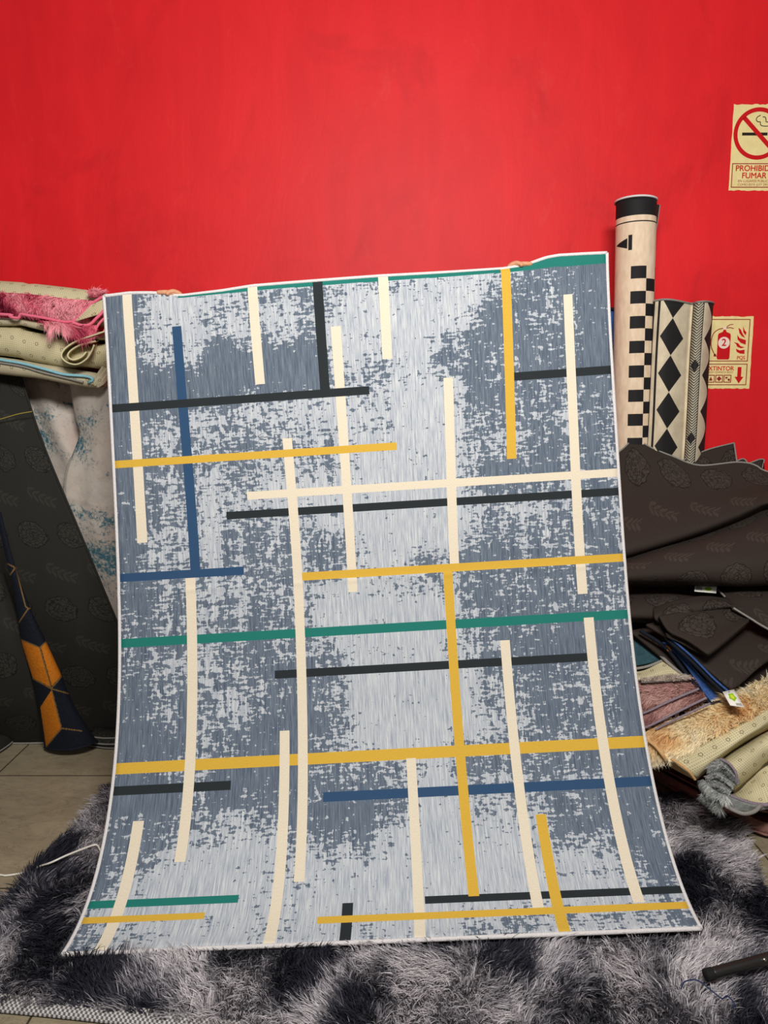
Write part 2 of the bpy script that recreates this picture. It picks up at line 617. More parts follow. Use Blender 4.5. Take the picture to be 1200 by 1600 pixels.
def tube(name, pts, r, mat, parent=None, n=60, sides=8, cap=True, taper=None):
    P = cr(pts, n)
    T = np.gradient(P, axis=0)
    T /= np.linalg.norm(T, axis=1, keepdims=True) + 1e-12
    ref = np.array([0.13, 0.21, 0.97])
    if abs(np.dot(T[0], ref)) > 0.9:
        ref = np.array([0.97, 0.2, 0.1])
    nrm = np.cross(T, ref)
    for i in range(1, n):                                   # keep the frame from flipping
        v = nrm[i - 1] - T[i] * np.dot(nrm[i - 1], T[i])
        nrm[i] = v
    nrm /= np.linalg.norm(nrm, axis=1, keepdims=True) + 1e-12
    bi = np.cross(T, nrm)
    an = np.linspace(0, 2 * np.pi, sides, endpoint=False)
    rr = np.full(n, r) if taper is None else r * np.interp(np.linspace(0, 1, n), np.linspace(0, 1, len(taper)), taper)
    V = P[:, None] + rr[:, None, None] * (np.cos(an)[None, :, None] * nrm[:, None] + np.sin(an)[None, :, None] * bi[:, None])
    V = V.reshape(-1, 3)
    i, j = np.meshgrid(np.arange(n - 1), np.arange(sides), indexing='ij')
    a = i * sides + j
    b = i * sides + (j + 1) % sides
    q = np.stack([a, b, b + sides, a + sides], -1).reshape(-1, 4)
    tr = []
    if cap:
        V = np.vstack([V, P[0], P[-1]])
        m = n * sides
        for j in range(sides):
            tr.append((m, (j + 1) % sides, j))
            tr.append((m + 1, (n - 1) * sides + j, (n - 1) * sides + (j + 1) % sides))
    return link(name, mesh_np(name, V, q, tr), mat, parent)


def edge_tube(name, G, side, r, mat, parent=None, lo=0.0, hi=1.0, n=80, off=0.0):
    L = {'top': G[0], 'bottom': G[-1], 'left': G[:, 0], 'right': G[:, -1]}[side]
    k = len(L)
    L = L[int(lo * (k - 1)):int(hi * (k - 1)) + 1]
    return tube(name, L, r, mat, parent, n=n)


def fbm(P, scale, seed, octaves=3):
    """cheap smooth noise in 0..1 from sums of rotated sines"""
    r = np.random.default_rng(seed)
    out = np.zeros(len(P))
    amp, tot = 1.0, 0.0
    for o in range(octaves):
        s = np.zeros(len(P))
        for _ in range(5):
            d = r.normal(size=P.shape[1])
            d /= np.linalg.norm(d)
            s += np.sin(P @ d * scale * (2 ** o) * r.uniform(.7, 1.4) * 6.28 + r.uniform(0, 6.28))
        out += amp * s / 5 ** .5
        tot += amp
        amp *= 0.55
    return np.clip(out / tot * 0.45 + 0.5, 0, 1)


def ramp(t, stops):
    xs = [s[0] for s in stops]
    cs = np.array([lin(*s[1])[:3] for s in stops])
    return np.stack([np.interp(t, xs, cs[:, k]) for k in range(3)], -1)


def fur(name, G, count, length, width, colfn, parent, comb=(0, -0.3, -0.2), combn=0.5, clump=0.02, droop=0.35, seed=1, region=None,
        wild=0.25, lenvar=0.3, mat='pile', keep=None):
    """Shag pile as thin tapering ribbons standing on a grid surface."""
    r = np.random.default_rng(seed)
    nr, nc = G.shape[:2]
    N = normals(G)
    # area-weighted cells
    a = np.linalg.norm(np.cross(G[:-1, 1:] - G[:-1, :-1], G[1:, :-1] - G[:-1, :-1]), axis=2)
    if region is not None:
        ci, cj = np.meshgrid((np.arange(nr - 1) + .5) / (nr - 1), (np.arange(nc - 1) + .5) / (nc - 1), indexing='ij')
        a = a * region(ci, cj)
    p = (a / a.sum()).ravel()
    c = r.choice(len(p), size=count, p=p)
    i, j = c // (nc - 1), c % (nc - 1)
    s, t = r.random(count)[:, None], r.random(count)[:, None]
    bil = lambda F: (F[i, j] * (1 - s) + F[i + 1, j] * s) * (1 - t) + (F[i, j + 1] * (1 - s) + F[i + 1, j + 1] * s) * t
    P, n = bil(G), bil(N)
    n /= np.linalg.norm(n, axis=1, keepdims=True)
    # clumps: neighbours share a lean
    key = np.floor(P / clump + 0.35 * np.sin(P[:, ::-1] * 40)).astype(np.int64)
    h = (key[:, 0] * 73856093 ^ key[:, 1] * 19349663 ^ key[:, 2] * 83492791) & 0xffff
    tab = np.random.default_rng(seed + 5).normal(size=(65536, 3))
    cl = tab[h]
    flow = np.stack([fbm(P, 2.2, seed + 11 + k, 2) * 2 - 1 for k in range(3)], -1)
    d = np.asarray(comb)[None] + flow * combn * 1.6 + cl * 0.28 + r.normal(size=(count, 3)) * wild
    d -= n * np.einsum('ij,ij->i', d, n)[:, None] * 0.9
    L = length * (1 + lenvar * (r.random(count) * 2 - 1))[:, None] * (0.8 + 0.4 * fbm(P, 9, seed + 3, 1)[:, None])
    w = np.cross(n + d * 0.5, r.normal(size=(count, 3)))
    w /= np.linalg.norm(w, axis=1, keepdims=True) + 1e-9
    w *= width * (0.6 + 0.8 * r.random(count))[:, None] * 0.5
    if keep is not None:
        L = L * keep(P)[:, None]
    pts = []
    for k, (f, ww) in enumerate(((0.0, 1.0), (0.4, 0.95), (0.75, 0.65))):
        c_ = P + n * L * (f - droop * f * f) + d * L * (f ** 1.5) * 0.85
        pts += [c_ - w * ww, c_ + w * ww]
    pts.append(P + n * L * (1 - droop) + d * L * 0.9)
    V = np.stack(pts, 1).reshape(-1, 3)
    b = (np.arange(count) * 7)[:, None]
    q = np.concatenate([b + np.array([[0, 1, 3, 2]]), b + np.array([[2, 3, 5, 4]])], 1).reshape(-1, 4)
    tr = (b + np.array([[4, 5, 6]])).reshape(-1, 3)
    colr = colfn(P, r)
    C4 = np.ones((count, 4))
    C4[:, :3] = colr
    me = mesh_np(name, V, q, tr, cols=np.repeat(C4, 7, axis=0))
    o = link(name, me, mat, parent)
    o['kind'] = 'stuff'
    return o


def slab(name, st, back, depth, mats, parent=None, n=40, nose=10, skip=0):
    """A folded rug: a rounded-nose slab. st: list of (top front point, bottom front point); back: unit vector to its rear."""
    T = cr([s[0] for s in st], n)
    B = cr([s[1] for s in st], n)
    back = np.asarray(back, float)
    back = back / np.linalg.norm(back)
    prof = []
    V = []
    for i in range(n):
        t, b = T[i], B[i]
        up = t - b
        hgt = np.linalg.norm(up)
        mid = (t + b) / 2
        r = hgt / 2
        upn = up / hgt
        ring = [t + back * depth, t + back * depth * 0.5]
        for k in range(nose + 1):
            an = math.pi * k / nose
            ring.append(mid + upn * r * math.cos(an) + back * (r - r * math.sin(an)))
        ring += [b + back * depth * 0.5, b + back * depth]
        V.append(ring)
    V = np.array(V)
    m = V.shape[1]
    V2 = V.reshape(-1, 3)
    q, mi = [], []
    for i in range(n - 1):
        for k in range(m):
            k2 = (k + 1) % m
            q.append((i * m + k, i * m + k2, (i + 1) * m + k2, (i + 1) * m + k))
            mi.append(1 if 2 + skip <= k < m - 3 and len(mats) > 1 else 0)
    # ends as fans
    tr = []
    c0, c1 = len(V2), len(V2) + 1
    V2 = np.vstack([V2, V[0].mean(0), V[-1].mean(0)])
    for k in range(m):
        k2 = (k + 1) % m
        tr.append((c0, k2, k)); mi.append(0)
        tr.append((c1, (n - 1) * m + k, (n - 1) * m + k2)); mi.append(0)
    su = np.concatenate([[0], np.cumsum(np.linalg.norm(np.diff(T, axis=0), axis=1))])
    sv = np.concatenate([[0], np.cumsum(np.linalg.norm(np.diff(V[n // 2], axis=0), axis=1))])
    U = np.stack(np.meshgrid(su, sv, indexing='ij'), -1).reshape(-1, 2)
    U = np.vstack([U, U[:1], U[-1:]])
    me = mesh_np(name, V2, q, tr, mi=mi, uv=U)
    bm = bmesh.new(); bm.from_mesh(me)
    bmesh.ops.recalc_face_normals(bm, faces=bm.faces)
    bm.to_mesh(me); bm.free()
    o = link(name, me, mats, parent)
    return o, V[:, 2:2 + nose + 1]          # the nose grid (n, nose+1, 3)


def box(name, lo, hi, mat, parent=None, bev=0.0):
    bm = bmesh.new()
    bmesh.ops.create_cube(bm, size=1)
    lo, hi = np.array(lo), np.array(hi)
    for v in bm.verts:
        v.co = Vector((lo + hi) / 2 + np.array(v.co) * (hi - lo))
    if bev:
        bmesh.ops.bevel(bm, geom=list(bm.edges), offset=bev, segments=2, affect='EDGES')
    me = bpy.data.meshes.new(name)
    bm.to_mesh(me); bm.free()
    return link(name, me, mat, parent)


def nosefur(G, lo=0.0, hi=1.0):
    return lambda i, j: ((j >= lo) & (j <= hi)).astype(float)


# ------------------------------------------------------------------ the setting
tag(box('wall_back', (-3.2, WALL_Y, -0.1), (3.2, WALL_Y + 0.15, 3.6), 'wall'), 'red brushed plaster wall behind the held rug', 'wall', kind='structure')
tag(box('floor', (-3.2, -1.5, -0.1), (3.2, WALL_Y, 0.0), 'tile'), 'beige stone tiled floor', 'floor', kind='structure')

# ------------------------------------------------------------------ shaggy rug on the floor
SHAG_T = 0.012
c_fl, c_fr, c_br, c_bl = np.array([-1.06, 1.525]), np.array([0.88, 1.27]), np.array([1.21, 2.42]), np.array([-0.99, 2.48])


def shag_row(f, n=9):
    out = []
    for k in range(n):
        a = k / (n - 1)
        l = c_bl * (1 - f) + c_fl * f
        r = c_br * (1 - f) + c_fr * f
        p = l * (1 - a) + r * a
        out.append(np.array([p[0] + 0.012 * math.sin(9 * f + 4 * a), p[1] + 0.012 * math.sin(7 * a), SHAG_T]))
    return out


shag_o, shagG = sheet('shaggy_rug', [shag_row(f) for f in np.linspace(0, 1, 7)], ['shagbase_dark'], thick=0.011, n=(40, 60))
tag(shag_o, 'dark grey mottled shaggy rug lying flat on the tiled floor', 'rug')


def shag_col(P, r):
    t = fbm(P[:, :2], 2.3, 23, 3)
    t = np.clip((t - 0.5) * 1.7 + 0.5 + 0.06, 0, 1) + r.normal(size=len(P)) * 0.14
    return ramp(t, [(0, (32, 33, 44)), (0.36, (54, 54, 65)), (0.58, (150, 146, 154)), (1, (214, 208, 212))])


PL = [[-0.3758, 0.81171, -0.65412, 0.21995, 0.0873, -0.88177], [1.78648, -5.06477, 4.08131, -1.47805, -0.06265, 2.39227], [3.01378, -5.74915, 4.16372, -1.3154, -1.79398, 1.69908]]
PR = [[-0.3846, 0.82116, -0.64103, 0.19562, 0.10399, 0.71083], [1.78648, -5.06477, 4.08131, -1.47805, -0.06265, 2.45227], [3.94692, -7.95627, 5.83276, -1.70099, -1.92052, 1.84037]]


def pressed(P):
    """pile flattened where the upright rug's foot rests on it"""
    v = np.linspace(0.6, 1, 80)
    lx, ly, lz = (np.polyval(c, v) for c in PL)
    rx, ry, rz = (np.polyval(c, v) for c in PR)
    a = np.clip((P[:, 0] - lx[-1]) / (rx[-1] - lx[-1]), 0, 1)
    order = np.argsort(ly)
    zl = np.interp(P[:, 1] - .06 * a, ly[order], lz[order])
    zr = np.interp(P[:, 1] - .06 * a, ly[order], rz[order])
    z = zl * (1 - a) + zr * a
    front = ly[-1] * (1 - a) + ry[-1] * a
    inside = (P[:, 0] > lx[-1] - .012) & (P[:, 0] < rx[-1] + .012) & (P[:, 1] > front - .004)
    room = np.clip((z - SHAG_T - .022) / 0.06, 0.05, 1.0)
    ahead = np.clip(0.52 + (front - .012 - P[:, 1]) / 0.10, 0.52, 1.0)
    near = (P[:, 0] > lx[-1] - .05) & (P[:, 0] < rx[-1] + .05) & (P[:, 1] <= front - .012)
    return np.where(inside, room, np.where(near, ahead, 1.0))


fur('pile', shagG, 160000, 0.036, 0.0021, shag_col, shag_o, comb=(0.0, -0.35, 0), combn=0.5, clump=0.016, seed=31, droop=0.32, wild=0.16, keep=pressed)
braid = np.stack([shagG[-1] + np.array([0, a, b]) for a, b in ((-.020, -.006), (-.012, .004), (.004, .008), (.016, .010))], 0)
br_o = link('braided_edge', sheet_mesh('braided_edge', grid_surface(list(braid), 8, 160), 0.004), ['braid'], shag_o)
edge_tube('binding', shagG, 'left', 0.005, 'greybind', shag_o)

# ------------------------------------------------------------------ the printed rug held up in front of the wall
RW, RL = 1.6, 2.0353
DROP_U = [0, .05, .107, .157, .24, .30, .43, .545, .67, .787, .83, .855, .875, .90, .95, 1.0]
DROP_Z = [0, -2, 1.5, 7.5, 6, 3.5, 4, 4.5, 6.5, 8, 6, 2, -1.5, -3.5, -2, 0]


def rug_at(tu, tv):
    s = np.clip(tv / 0.5, 0, 1)
    s = s * s * (3 - 2 * s)
    u = tu + 0.008 * np.sin(2 * np.pi * tu) * (2 * s - 1)
    l = np.stack([np.polyval(c, tv) for c in PL], -1)
    r = np.stack([np.polyval(c, tv) for c in PR], -1)
    p = l + (r - l) * u[..., None]
    k = np.exp(-(tv / 0.011) ** 1.5)
    dz = np.interp(tu, DROP_U, DROP_Z) * 0.00203
    p[..., 2] -= dz * k
    p[..., 1] += np.abs(dz) * k * 0.9
    # a shallow belly, the old fold line and soft ripples near the grips
    p[..., 1] -= 0.0022 * np.exp(-((tv - 0.476) / 0.004) ** 2)
    p[..., 1] += 0.006 * np.sin(2 * np.pi * tu * 1.5 + 1.0) * np.exp(-tv / 0.12)
    return p


BAR = dict(
    V1=('cream', .0472, 0, .397), V2=('blue', .144, .060, .4477), V3=('cream', .300, 0, .1607), V4=('black', .425, 0, .182),
    V5=('cream', .454, .0802, .4946), V6=('cream', .549, 0, .1364), V7=('yellow', .789, 0, .3016), V8=('cream', .915, .0595, .5185),
    V9=('cream', .6665, .1713, .463), V10=('cream', .343, .2471, .9051), V11=('cream', .1337, .452, .8702), V12=('yellow', .652, .466, .9361),
    V13=('cream', .7575, .5821, .959), V14=('cream', .9225, .555, .9555), V15=('cream', .308, .6962, 1), V16=('cream', .555, .744, 1),
    V17=('yellow', .790, .8283, 1), V18=('cream', .053, .8114, 1), V19=('black', .431, .9383, 1),
    H1=('teal', .0005, .160, 1), H2=('black', .182, 0, .5109), H3=('black', .177, .797, 1), H4=('yellow', .2704, 0, .559),
    H5=('cream', .333, .2541, 1), H6=('black', .3625, .2107, 1), H7=('blue', .4508, 0, .237), H8=('yellow', .4657, .3517, 1),
    H9=('teal', .5533, 0, 1), H10=('black', .614, .2902, .916), H11=('yellow', .7377, 0, 1), H12=('black', .7688, 0, .2094),
    H13=('blue', .7912, .3815, 1), H14=('teal', .9255, 0, .2429), H15=('black', .939, .5662, 1), H16=('yellow', .9625, .3809, 1),
    H17=('yellow', .9483, 0, .193))
HW = dict(H1=.031, H2=.0128, H3=.0125, H4=.0118, H5=.0125, H6=.0122, H7=.013, H8=.0125, H9=.0138, H10=.0122, H11=.0158, H12=.013, H13=.0132,
          H14=.0112, H15=.0108, H16=.0108, H17=.0098)
ORDER = 'H1 H3 H6 H9 H10 H11 H12 H13 H14 H15 H5 V1 V2 V3 V4 V5 V6 V7 V8 V9 V10 V11 V13 V14 V15 V16 V18 V19 V12 V17 H2 H4 H7 H8 H16 H17'.split()
RECT = {}
for k, (cname, c, a, b) in BAR.items():
    if k[0] == 'V':
        w = .0188
        RECT[k] = (cname, c - w / 2, c + w / 2, a, b)
    else:
        w = HW[k]
        lo, hi = (0.0, 0.0165) if k == 'H1' else (c - w / 2, c + w / 2)
        RECT[k] = (cname, a, b, lo, hi)


def lines(vals, step):
    s = set(np.round(np.arange(0, 1 + 1e-9, step), 5)) | {round(min(max(v, 0), 1), 5) for v in vals}
    s = sorted(s)
    out = [s[0]]
    for v in s[1:]:
        if v - out[-1] > 4e-4:
            out.append(v)
    out[-1] = 1.0
    return np.array(out)


ul = lines([x for r in RECT.values() for x in r[1:3]], 1 / 80)
vl = lines([x for r in RECT.values() for x in r[3:5]] + [0.003, .006, .0075, .0085, .0095, .0105, .0115, .0125, .0135, .0145, .0155, .018, .02, .47, .473, .476, .479, .482], 1 / 120)
TU, TV = np.meshgrid(ul, vl)
G = rug_at(TU, TV)
cu, cv = (ul[:-1] + ul[1:]) / 2, (vl[:-1] + vl[1:]) / 2
CU, CV = np.meshgrid(cu, cv)
RM = ['rug', 'cream', 'yellow', 'teal', 'black', 'blue', 'rugback']
MI = np.zeros(CU.shape, int)
for k in ORDER:
    cname, a, b, lo, hi = RECT[k]
    if k == 'H1':                      # the top band narrows towards its left end
        hi = 0.0102 + 0.0066 * np.clip((CU - .15) / .85, 0, 1)
        a = .148
    MI[(CU > a) & (CU < b) & (CV > lo) & (CV < hi)] = RM.index(cname)
WEAR = np.array([
    [10, 55, 95, 70, 62, 55, 38, 75, 65, 60, 85, 85, 60, 40, 30, 10], [20, 65, 90, 70, 65, 75, 50, 85, 90, 95, 85, 60, 40, 30, 30, 5],
    [10, 45, 60, 10, 5, 8, 10, 85, 65, 90, 70, 30, 40, 35, 30, 5], [5, 20, 15, 3, 3, 3, 10, 50, 45, 80, 50, 20, 50, 30, 15, 5],
    [5, 35, 50, 55, 60, 65, 75, 80, 70, 95, 85, 40, 30, 40, 40, 25], [10, 60, 55, 50, 45, 55, 65, 75, 60, 90, 95, 50, 50, 40, 50, 35],
    [10, 55, 50, 40, 50, 50, 45, 70, 85, 90, 95, 45, 35, 35, 50, 40], [15, 50, 55, 55, 80, 85, 90, 95, 90, 100, 95, 50, 15, 25, 30, 35],
    [10, 55, 60, 55, 45, 50, 80, 95, 98, 100, 100, 65, 50, 55, 50, 35], [20, 70, 60, 50, 35, 35, 40, 70, 97, 97, 95, 60, 40, 40, 45, 35],
    [25, 60, 55, 45, 40, 40, 30, 60, 95, 55, 45, 25, 25, 30, 40, 30], [25, 45, 55, 55, 50, 50, 85, 97, 70, 60, 55, 40, 45, 30, 40, 35],
    [40, 50, 50, 45, 45, 55, 90, 95, 100, 100, 80, 25, 30, 35, 40, 50], [30, 55, 60, 45, 45, 55, 65, 95, 100, 100, 75, 30, 35, 25, 25, 45],
    [30, 55, 60, 40, 35, 35, 40, 97, 98, 100, 90, 40, 30, 20, 50, 15], [20, 40, 50, 50, 25, 25, 40, 97, 97, 100, 90, 45, 40, 20, 50, 15],
    [8, 30, 50, 30, 20, 20, 35, 95, 97, 100, 90, 50, 55, 25, 45, 15], [10, 40, 50, 10, 10, 20, 50, 60, 50, 90, 45, 35, 40, 40, 30, 15],
    [3, 15, 50, 20, 20, 25, 25, 50, 35, 80, 60, 60, 45, 40, 30, 20], [35, 20, 40, 60, 55, 40, 10, 12, 30, 95, 75, 60, 50, 35, 30, 15],
    [30, 50, 75, 85, 80, 60, 50, 45, 85, 97, 95, 80, 60, 30, 30, 20], [40, 95, 100, 97, 85, 85, 85, 97, 100, 100, 100, 95, 80, 90, 60, 20],
    [70, 90, 98, 97, 80, 85, 90, 98, 100, 97, 97, 97, 90, 95, 85, 45], [50, 65, 90, 90, 75, 80, 90, 70, 75, 80, 60, 55, 70, 60, 60, 40]]) / 100.0
vrow = np.interp([480, 530, 575, 610, 660, 700, 745, 785, 830, 870, 910, 945, 985, 1030, 1075, 1120, 1165, 1215, 1250, 1290, 1335, 1385, 1425, 1465],
                 [462, 637, 726, 817, 903, 1005, 1110, 1201, 1276, 1330, 1413, 1440, 1490],
                 [0, .18, .271, .363, .45, .552, .653, .738, .803, .851, .924, .949, 1])
ucol = (np.arange(16) + .5) / 16
tmp = np.array([np.interp(ul, ucol, r) for r in WEAR])
wear = np.array([np.interp(vl, vrow, tmp[:, j]) for j in range(len(ul))]).T
uvs = np.stack([TU * RW, TV * RL], -1)
rug_me = sheet_mesh('printed_rug', G, 0.006, mi=MI, uvs=uvs, fattr=('wear', wear), backmat=6)
rug = link('printed_rug', rug_me, RM)
tag(rug, 'large blue grey distressed rug with crossing coloured bars held upright before the red wall', 'rug')
off = normals(G) * 0.003
Gm = G - off
for side in ('top', 'right', 'bottom', 'left'):
    b = edge_tube('binding', Gm, side, 0.0058, 'white', rug, n=140)
    b['label'] = 'white stitched edge binding'

# ------------------------------------------------------------------ person behind the rug
TOPL, TOPR = rug_at(np.array([.133]), np.array([0.0]))[0], rug_at(np.array([.82]), np.array([0.0]))[0]


def skin_mesh(name, nodes, edges, mats, parent=None, levels=2, root='pelvis'):
    bm = bmesh.new()
    sl = bm.verts.layers.skin.verify()
    vs = {}
    for k, (p, r) in nodes.items():
        v = bm.verts.new(p)
        v[sl].radius = (r, r) if np.isscalar(r) else r
        v[sl].use_root = (k == root)
        vs[k] = v
    for a, b in edges:
        bm.edges.new((vs[a], vs[b]))
    me = bpy.data.meshes.new(name + '_skeleton')
    bm.to_mesh(me); bm.free()
    o = bpy.data.objects.new(name, me)
    COL.objects.link(o)
    o.modifiers.new('skin', 'SKIN').use_smooth_shade = True
    s = o.modifiers.new('sub', 'SUBSURF')
    s.levels = s.render_levels = levels
    bpy.context.view_layer.update()
    out = bpy.data.meshes.new_from_object(o.evaluated_get(bpy.context.evaluated_depsgraph_get()))
    bpy.data.objects.remove(o)
    out.name = name
    out.materials.clear()
    return link(name, out, mats, parent)


PX, PY = -0.09, 2.76
nd = {
    'pelvis': ((PX, PY, 0.90), .135), 'waist': ((PX, PY, 1.05), .118), 'chest': ((PX, PY - .01, 1.24), (.145, .12)), 'neckb': ((PX, PY, 1.37), .062),
    'neck': ((PX, PY - .015, 1.425), .052), 'jaw': ((PX, PY - .035, 1.485), .068), 'head': ((PX, PY - .02, 1.555), .088), 'crown': ((PX, PY - .01, 1.62), .062),
}
ed = [('pelvis', 'waist'), ('waist', 'chest'), ('chest', 'neckb'), ('neckb', 'neck'), ('neck', 'jaw'), ('jaw', 'head'), ('head', 'crown')]
for s, nm in ((-1, 'l'), (1, 'r')):
    nd['hip' + nm] = ((PX + s * .09, PY, 0.84), .095)
    nd['knee' + nm] = ((PX + s * .10, PY - .01, 0.46), .058)
    nd['calf' + nm] = ((PX + s * .10, PY + .015, 0.33), .056)
    nd['ankle' + nm] = ((PX + s * .10, PY + .02, 0.085), .038)
    nd['toe' + nm] = ((PX + s * .115, PY - .14, 0.036), .032)
    ed += [('pelvis', 'hip' + nm), ('hip' + nm, 'knee' + nm), ('knee' + nm, 'calf' + nm), ('calf' + nm, 'ankle' + nm), ('ankle' + nm, 'toe' + nm)]
    T = TOPL if s < 0 else TOPR
    sh = np.array([PX + s * .175, PY, 1.345])
    wr = T + np.array([-s * .055, .075, -.075])
    el = np.array([PX + s * .43, PY - .10, 1.40])
    nd['sh' + nm] = (sh, .058)
    nd['el' + nm] = (el, .040)
    nd['fa' + nm] = (el * .6 + wr * .4, .036)
    nd['wr' + nm] = (wr, (.027, .022))
    pm = T + np.array([-s * .035, .035, -.040])
    nd['pm' + nm] = (pm, (.026, .016))
    ed += [('chest', 'sh' + nm), ('sh' + nm, 'el' + nm), ('el' + nm, 'fa' + nm), ('fa' + nm, 'wr' + nm), ('wr' + nm, 'pm' + nm)]
    # thumb laid along the top edge, pointing outwards; index knuckle just showing; other fingers curl down behind the rug
    fng = {
        'th': [(-.030, .024, -.012, .0095), (-.008, .004, .004, .0092), (.018, -.003, .0045, .0085), (.040, -.004, .004, .0068)],
        'ix': [(-.030, .012, .002, .0095), (-.012, .004, .009, .0085), (.004, -.006, .003, .0078), (.006, -.011, -.006, .0068)],
        'md': [(.000, .022, -.012, .0095), (.024, .016, -.006, .0085), (.040, .013, -.018, .0078), (.040, .013, -.034, .0068)],
        'rg': [(-.002, .024, -.032, .0090), (.022, .018, -.028, .0082), (.037, .014, -.040, .0075), (.036, .014, -.054, .0065)],
        'pk': [(-.006, .026, -.052, .0080), (.014, .020, -.050, .0072), (.026, .016, -.060, .0066), (.026, .016, -.070, .0058)],
    }
    for f, ch in fng.items():
        prev = 'pm' + nm
        for q, (dx, dy, dz, r) in enumerate(ch):
            kk = f'{f}{q}{nm}'
            nd[kk] = (T + np.array([s * dx, dy, dz]), r)
            ed.append((prev, kk))
            prev = kk
person = empty('person', 'person standing behind the upright rug, only gripping fingers showing over its top edge', 'person')
person.location = (PX, PY, 0)
P0 = Vector((PX, PY, 0))


def under(o, parent):
    """keep world placement while parenting to an Empty that is not at the origin"""
    o.parent = parent
    o.matrix_parent_inverse.identity()
    o.location = -Vector(parent.location)
    return o


body = skin_mesh('body', nd, ed, ['skin'])
under(body, person)
cl = {'pelvis': ((PX, PY, .80), (.200, .180)), 'b': ((PX, PY, .90), (.190, .170)), 'w': ((PX, PY, 1.05), (.158, .138)), 'c': ((PX, PY - .01, 1.23), (.178, .150)), 'n': ((PX, PY, 1.335), (.115, .100)), 'n2': ((PX, PY, 1.372), (.075, .072))}
ce = [('pelvis', 'b'), ('b', 'w'), ('w', 'c'), ('c', 'n'), ('n', 'n2')]
for nm in 'lr':
    a, b = np.array(nd['sh' + nm][0]), np.array(nd['el' + nm][0])
    cl['s' + nm] = (a, .082)
    cl['e' + nm] = (a * .45 + b * .55, .066)
    ce += [('n', 's' + nm), ('s' + nm, 'e' + nm)]
under(skin_mesh('tshirt', cl, ce, ['shirt']), person)
tr_ = {'pelvis': ((PX, PY, .90), (.172, .152)), 'w': ((PX, PY, 1.02), (.150, .132))}
te = [('pelvis', 'w')]
for nm in 'lr':
    tr_['hip' + nm] = (nd['hip' + nm][0], .118)
    tr_['knee' + nm] = (nd['knee' + nm][0], .082)
    tr_['ankle' + nm] = (np.array(nd['ankle' + nm][0]) + np.array([0, 0, .0]), .066)
    te += [('pelvis', 'hip' + nm), ('hip' + nm, 'knee' + nm), ('knee' + nm, 'ankle' + nm)]
under(skin_mesh('trousers', tr_, te, ['jeans']), person)


def blob(name, c, r, mat, cut=None):
    """egg-shaped shell; cut(x, y, z) in unit coordinates keeps a vertex"""
    bm = bmesh.new()
    bmesh.ops.create_uvsphere(bm, u_segments=28, v_segments=18, radius=1)
    if cut:
        bmesh.ops.delete(bm, geom=[v for v in bm.verts if not cut(*v.co)], context='VERTS')
    for v in bm.verts:
        v.co = Vector([c[k] + v.co[k] * r[k] for k in range(3)])
    for f in bm.faces: f.smooth = True
    me = bpy.data.meshes.new(name); bm.to_mesh(me); bm.free()
    return under(link(name, me, mat), person)


HC = (PX, PY - .02, 1.555)
blob('hair', (PX, PY - .008, 1.575), (.100, .112, .112), 'hair', lambda x, y, z: z > 0.30 or y > 0.05 - 0.0 * x and z > -0.75)
for sx_ in (-1, 1):
    blob('eye', (PX + sx_ * .032, PY - .102, 1.560), (.013, .008, .008), 'eye')
    blob('eyebrow', (PX + sx_ * .033, PY - .103, 1.580), (.018, .006, .004), 'hair')
    blob('ear', (PX + sx_ * .089, PY - .010, 1.550), (.012, .020, .032), 'skin')
blob('nose', (PX, PY - .110, 1.535), (.013, .017, .022), 'skin')
blob('mouth', (PX, PY - .098, 1.498), (.024, .008, .006), 'lips')
for s, nm in ((-1, 'l'), (1, 'r')):
    a, t = np.array(nd['ankle' + nm][0]), np.array(nd['toe' + nm][0])
    under(skin_mesh('shoe', {'pelvis': (a * [1, 1, 0] + [0, .02, .052], .052), 'm': ((a + t) / 2 * [1, 1, 0] + [0, 0, .048], .050), 't': (t * [1, 1, 0] + [0, -.01, .042], .044)}, [('pelvis', 'm'), ('m', 't')], ['shoe']), person)

# ------------------------------------------------------------------ left: tall folded marbled carpet under the stack


def L(px, py, Y):
    return at(px, py, Y)


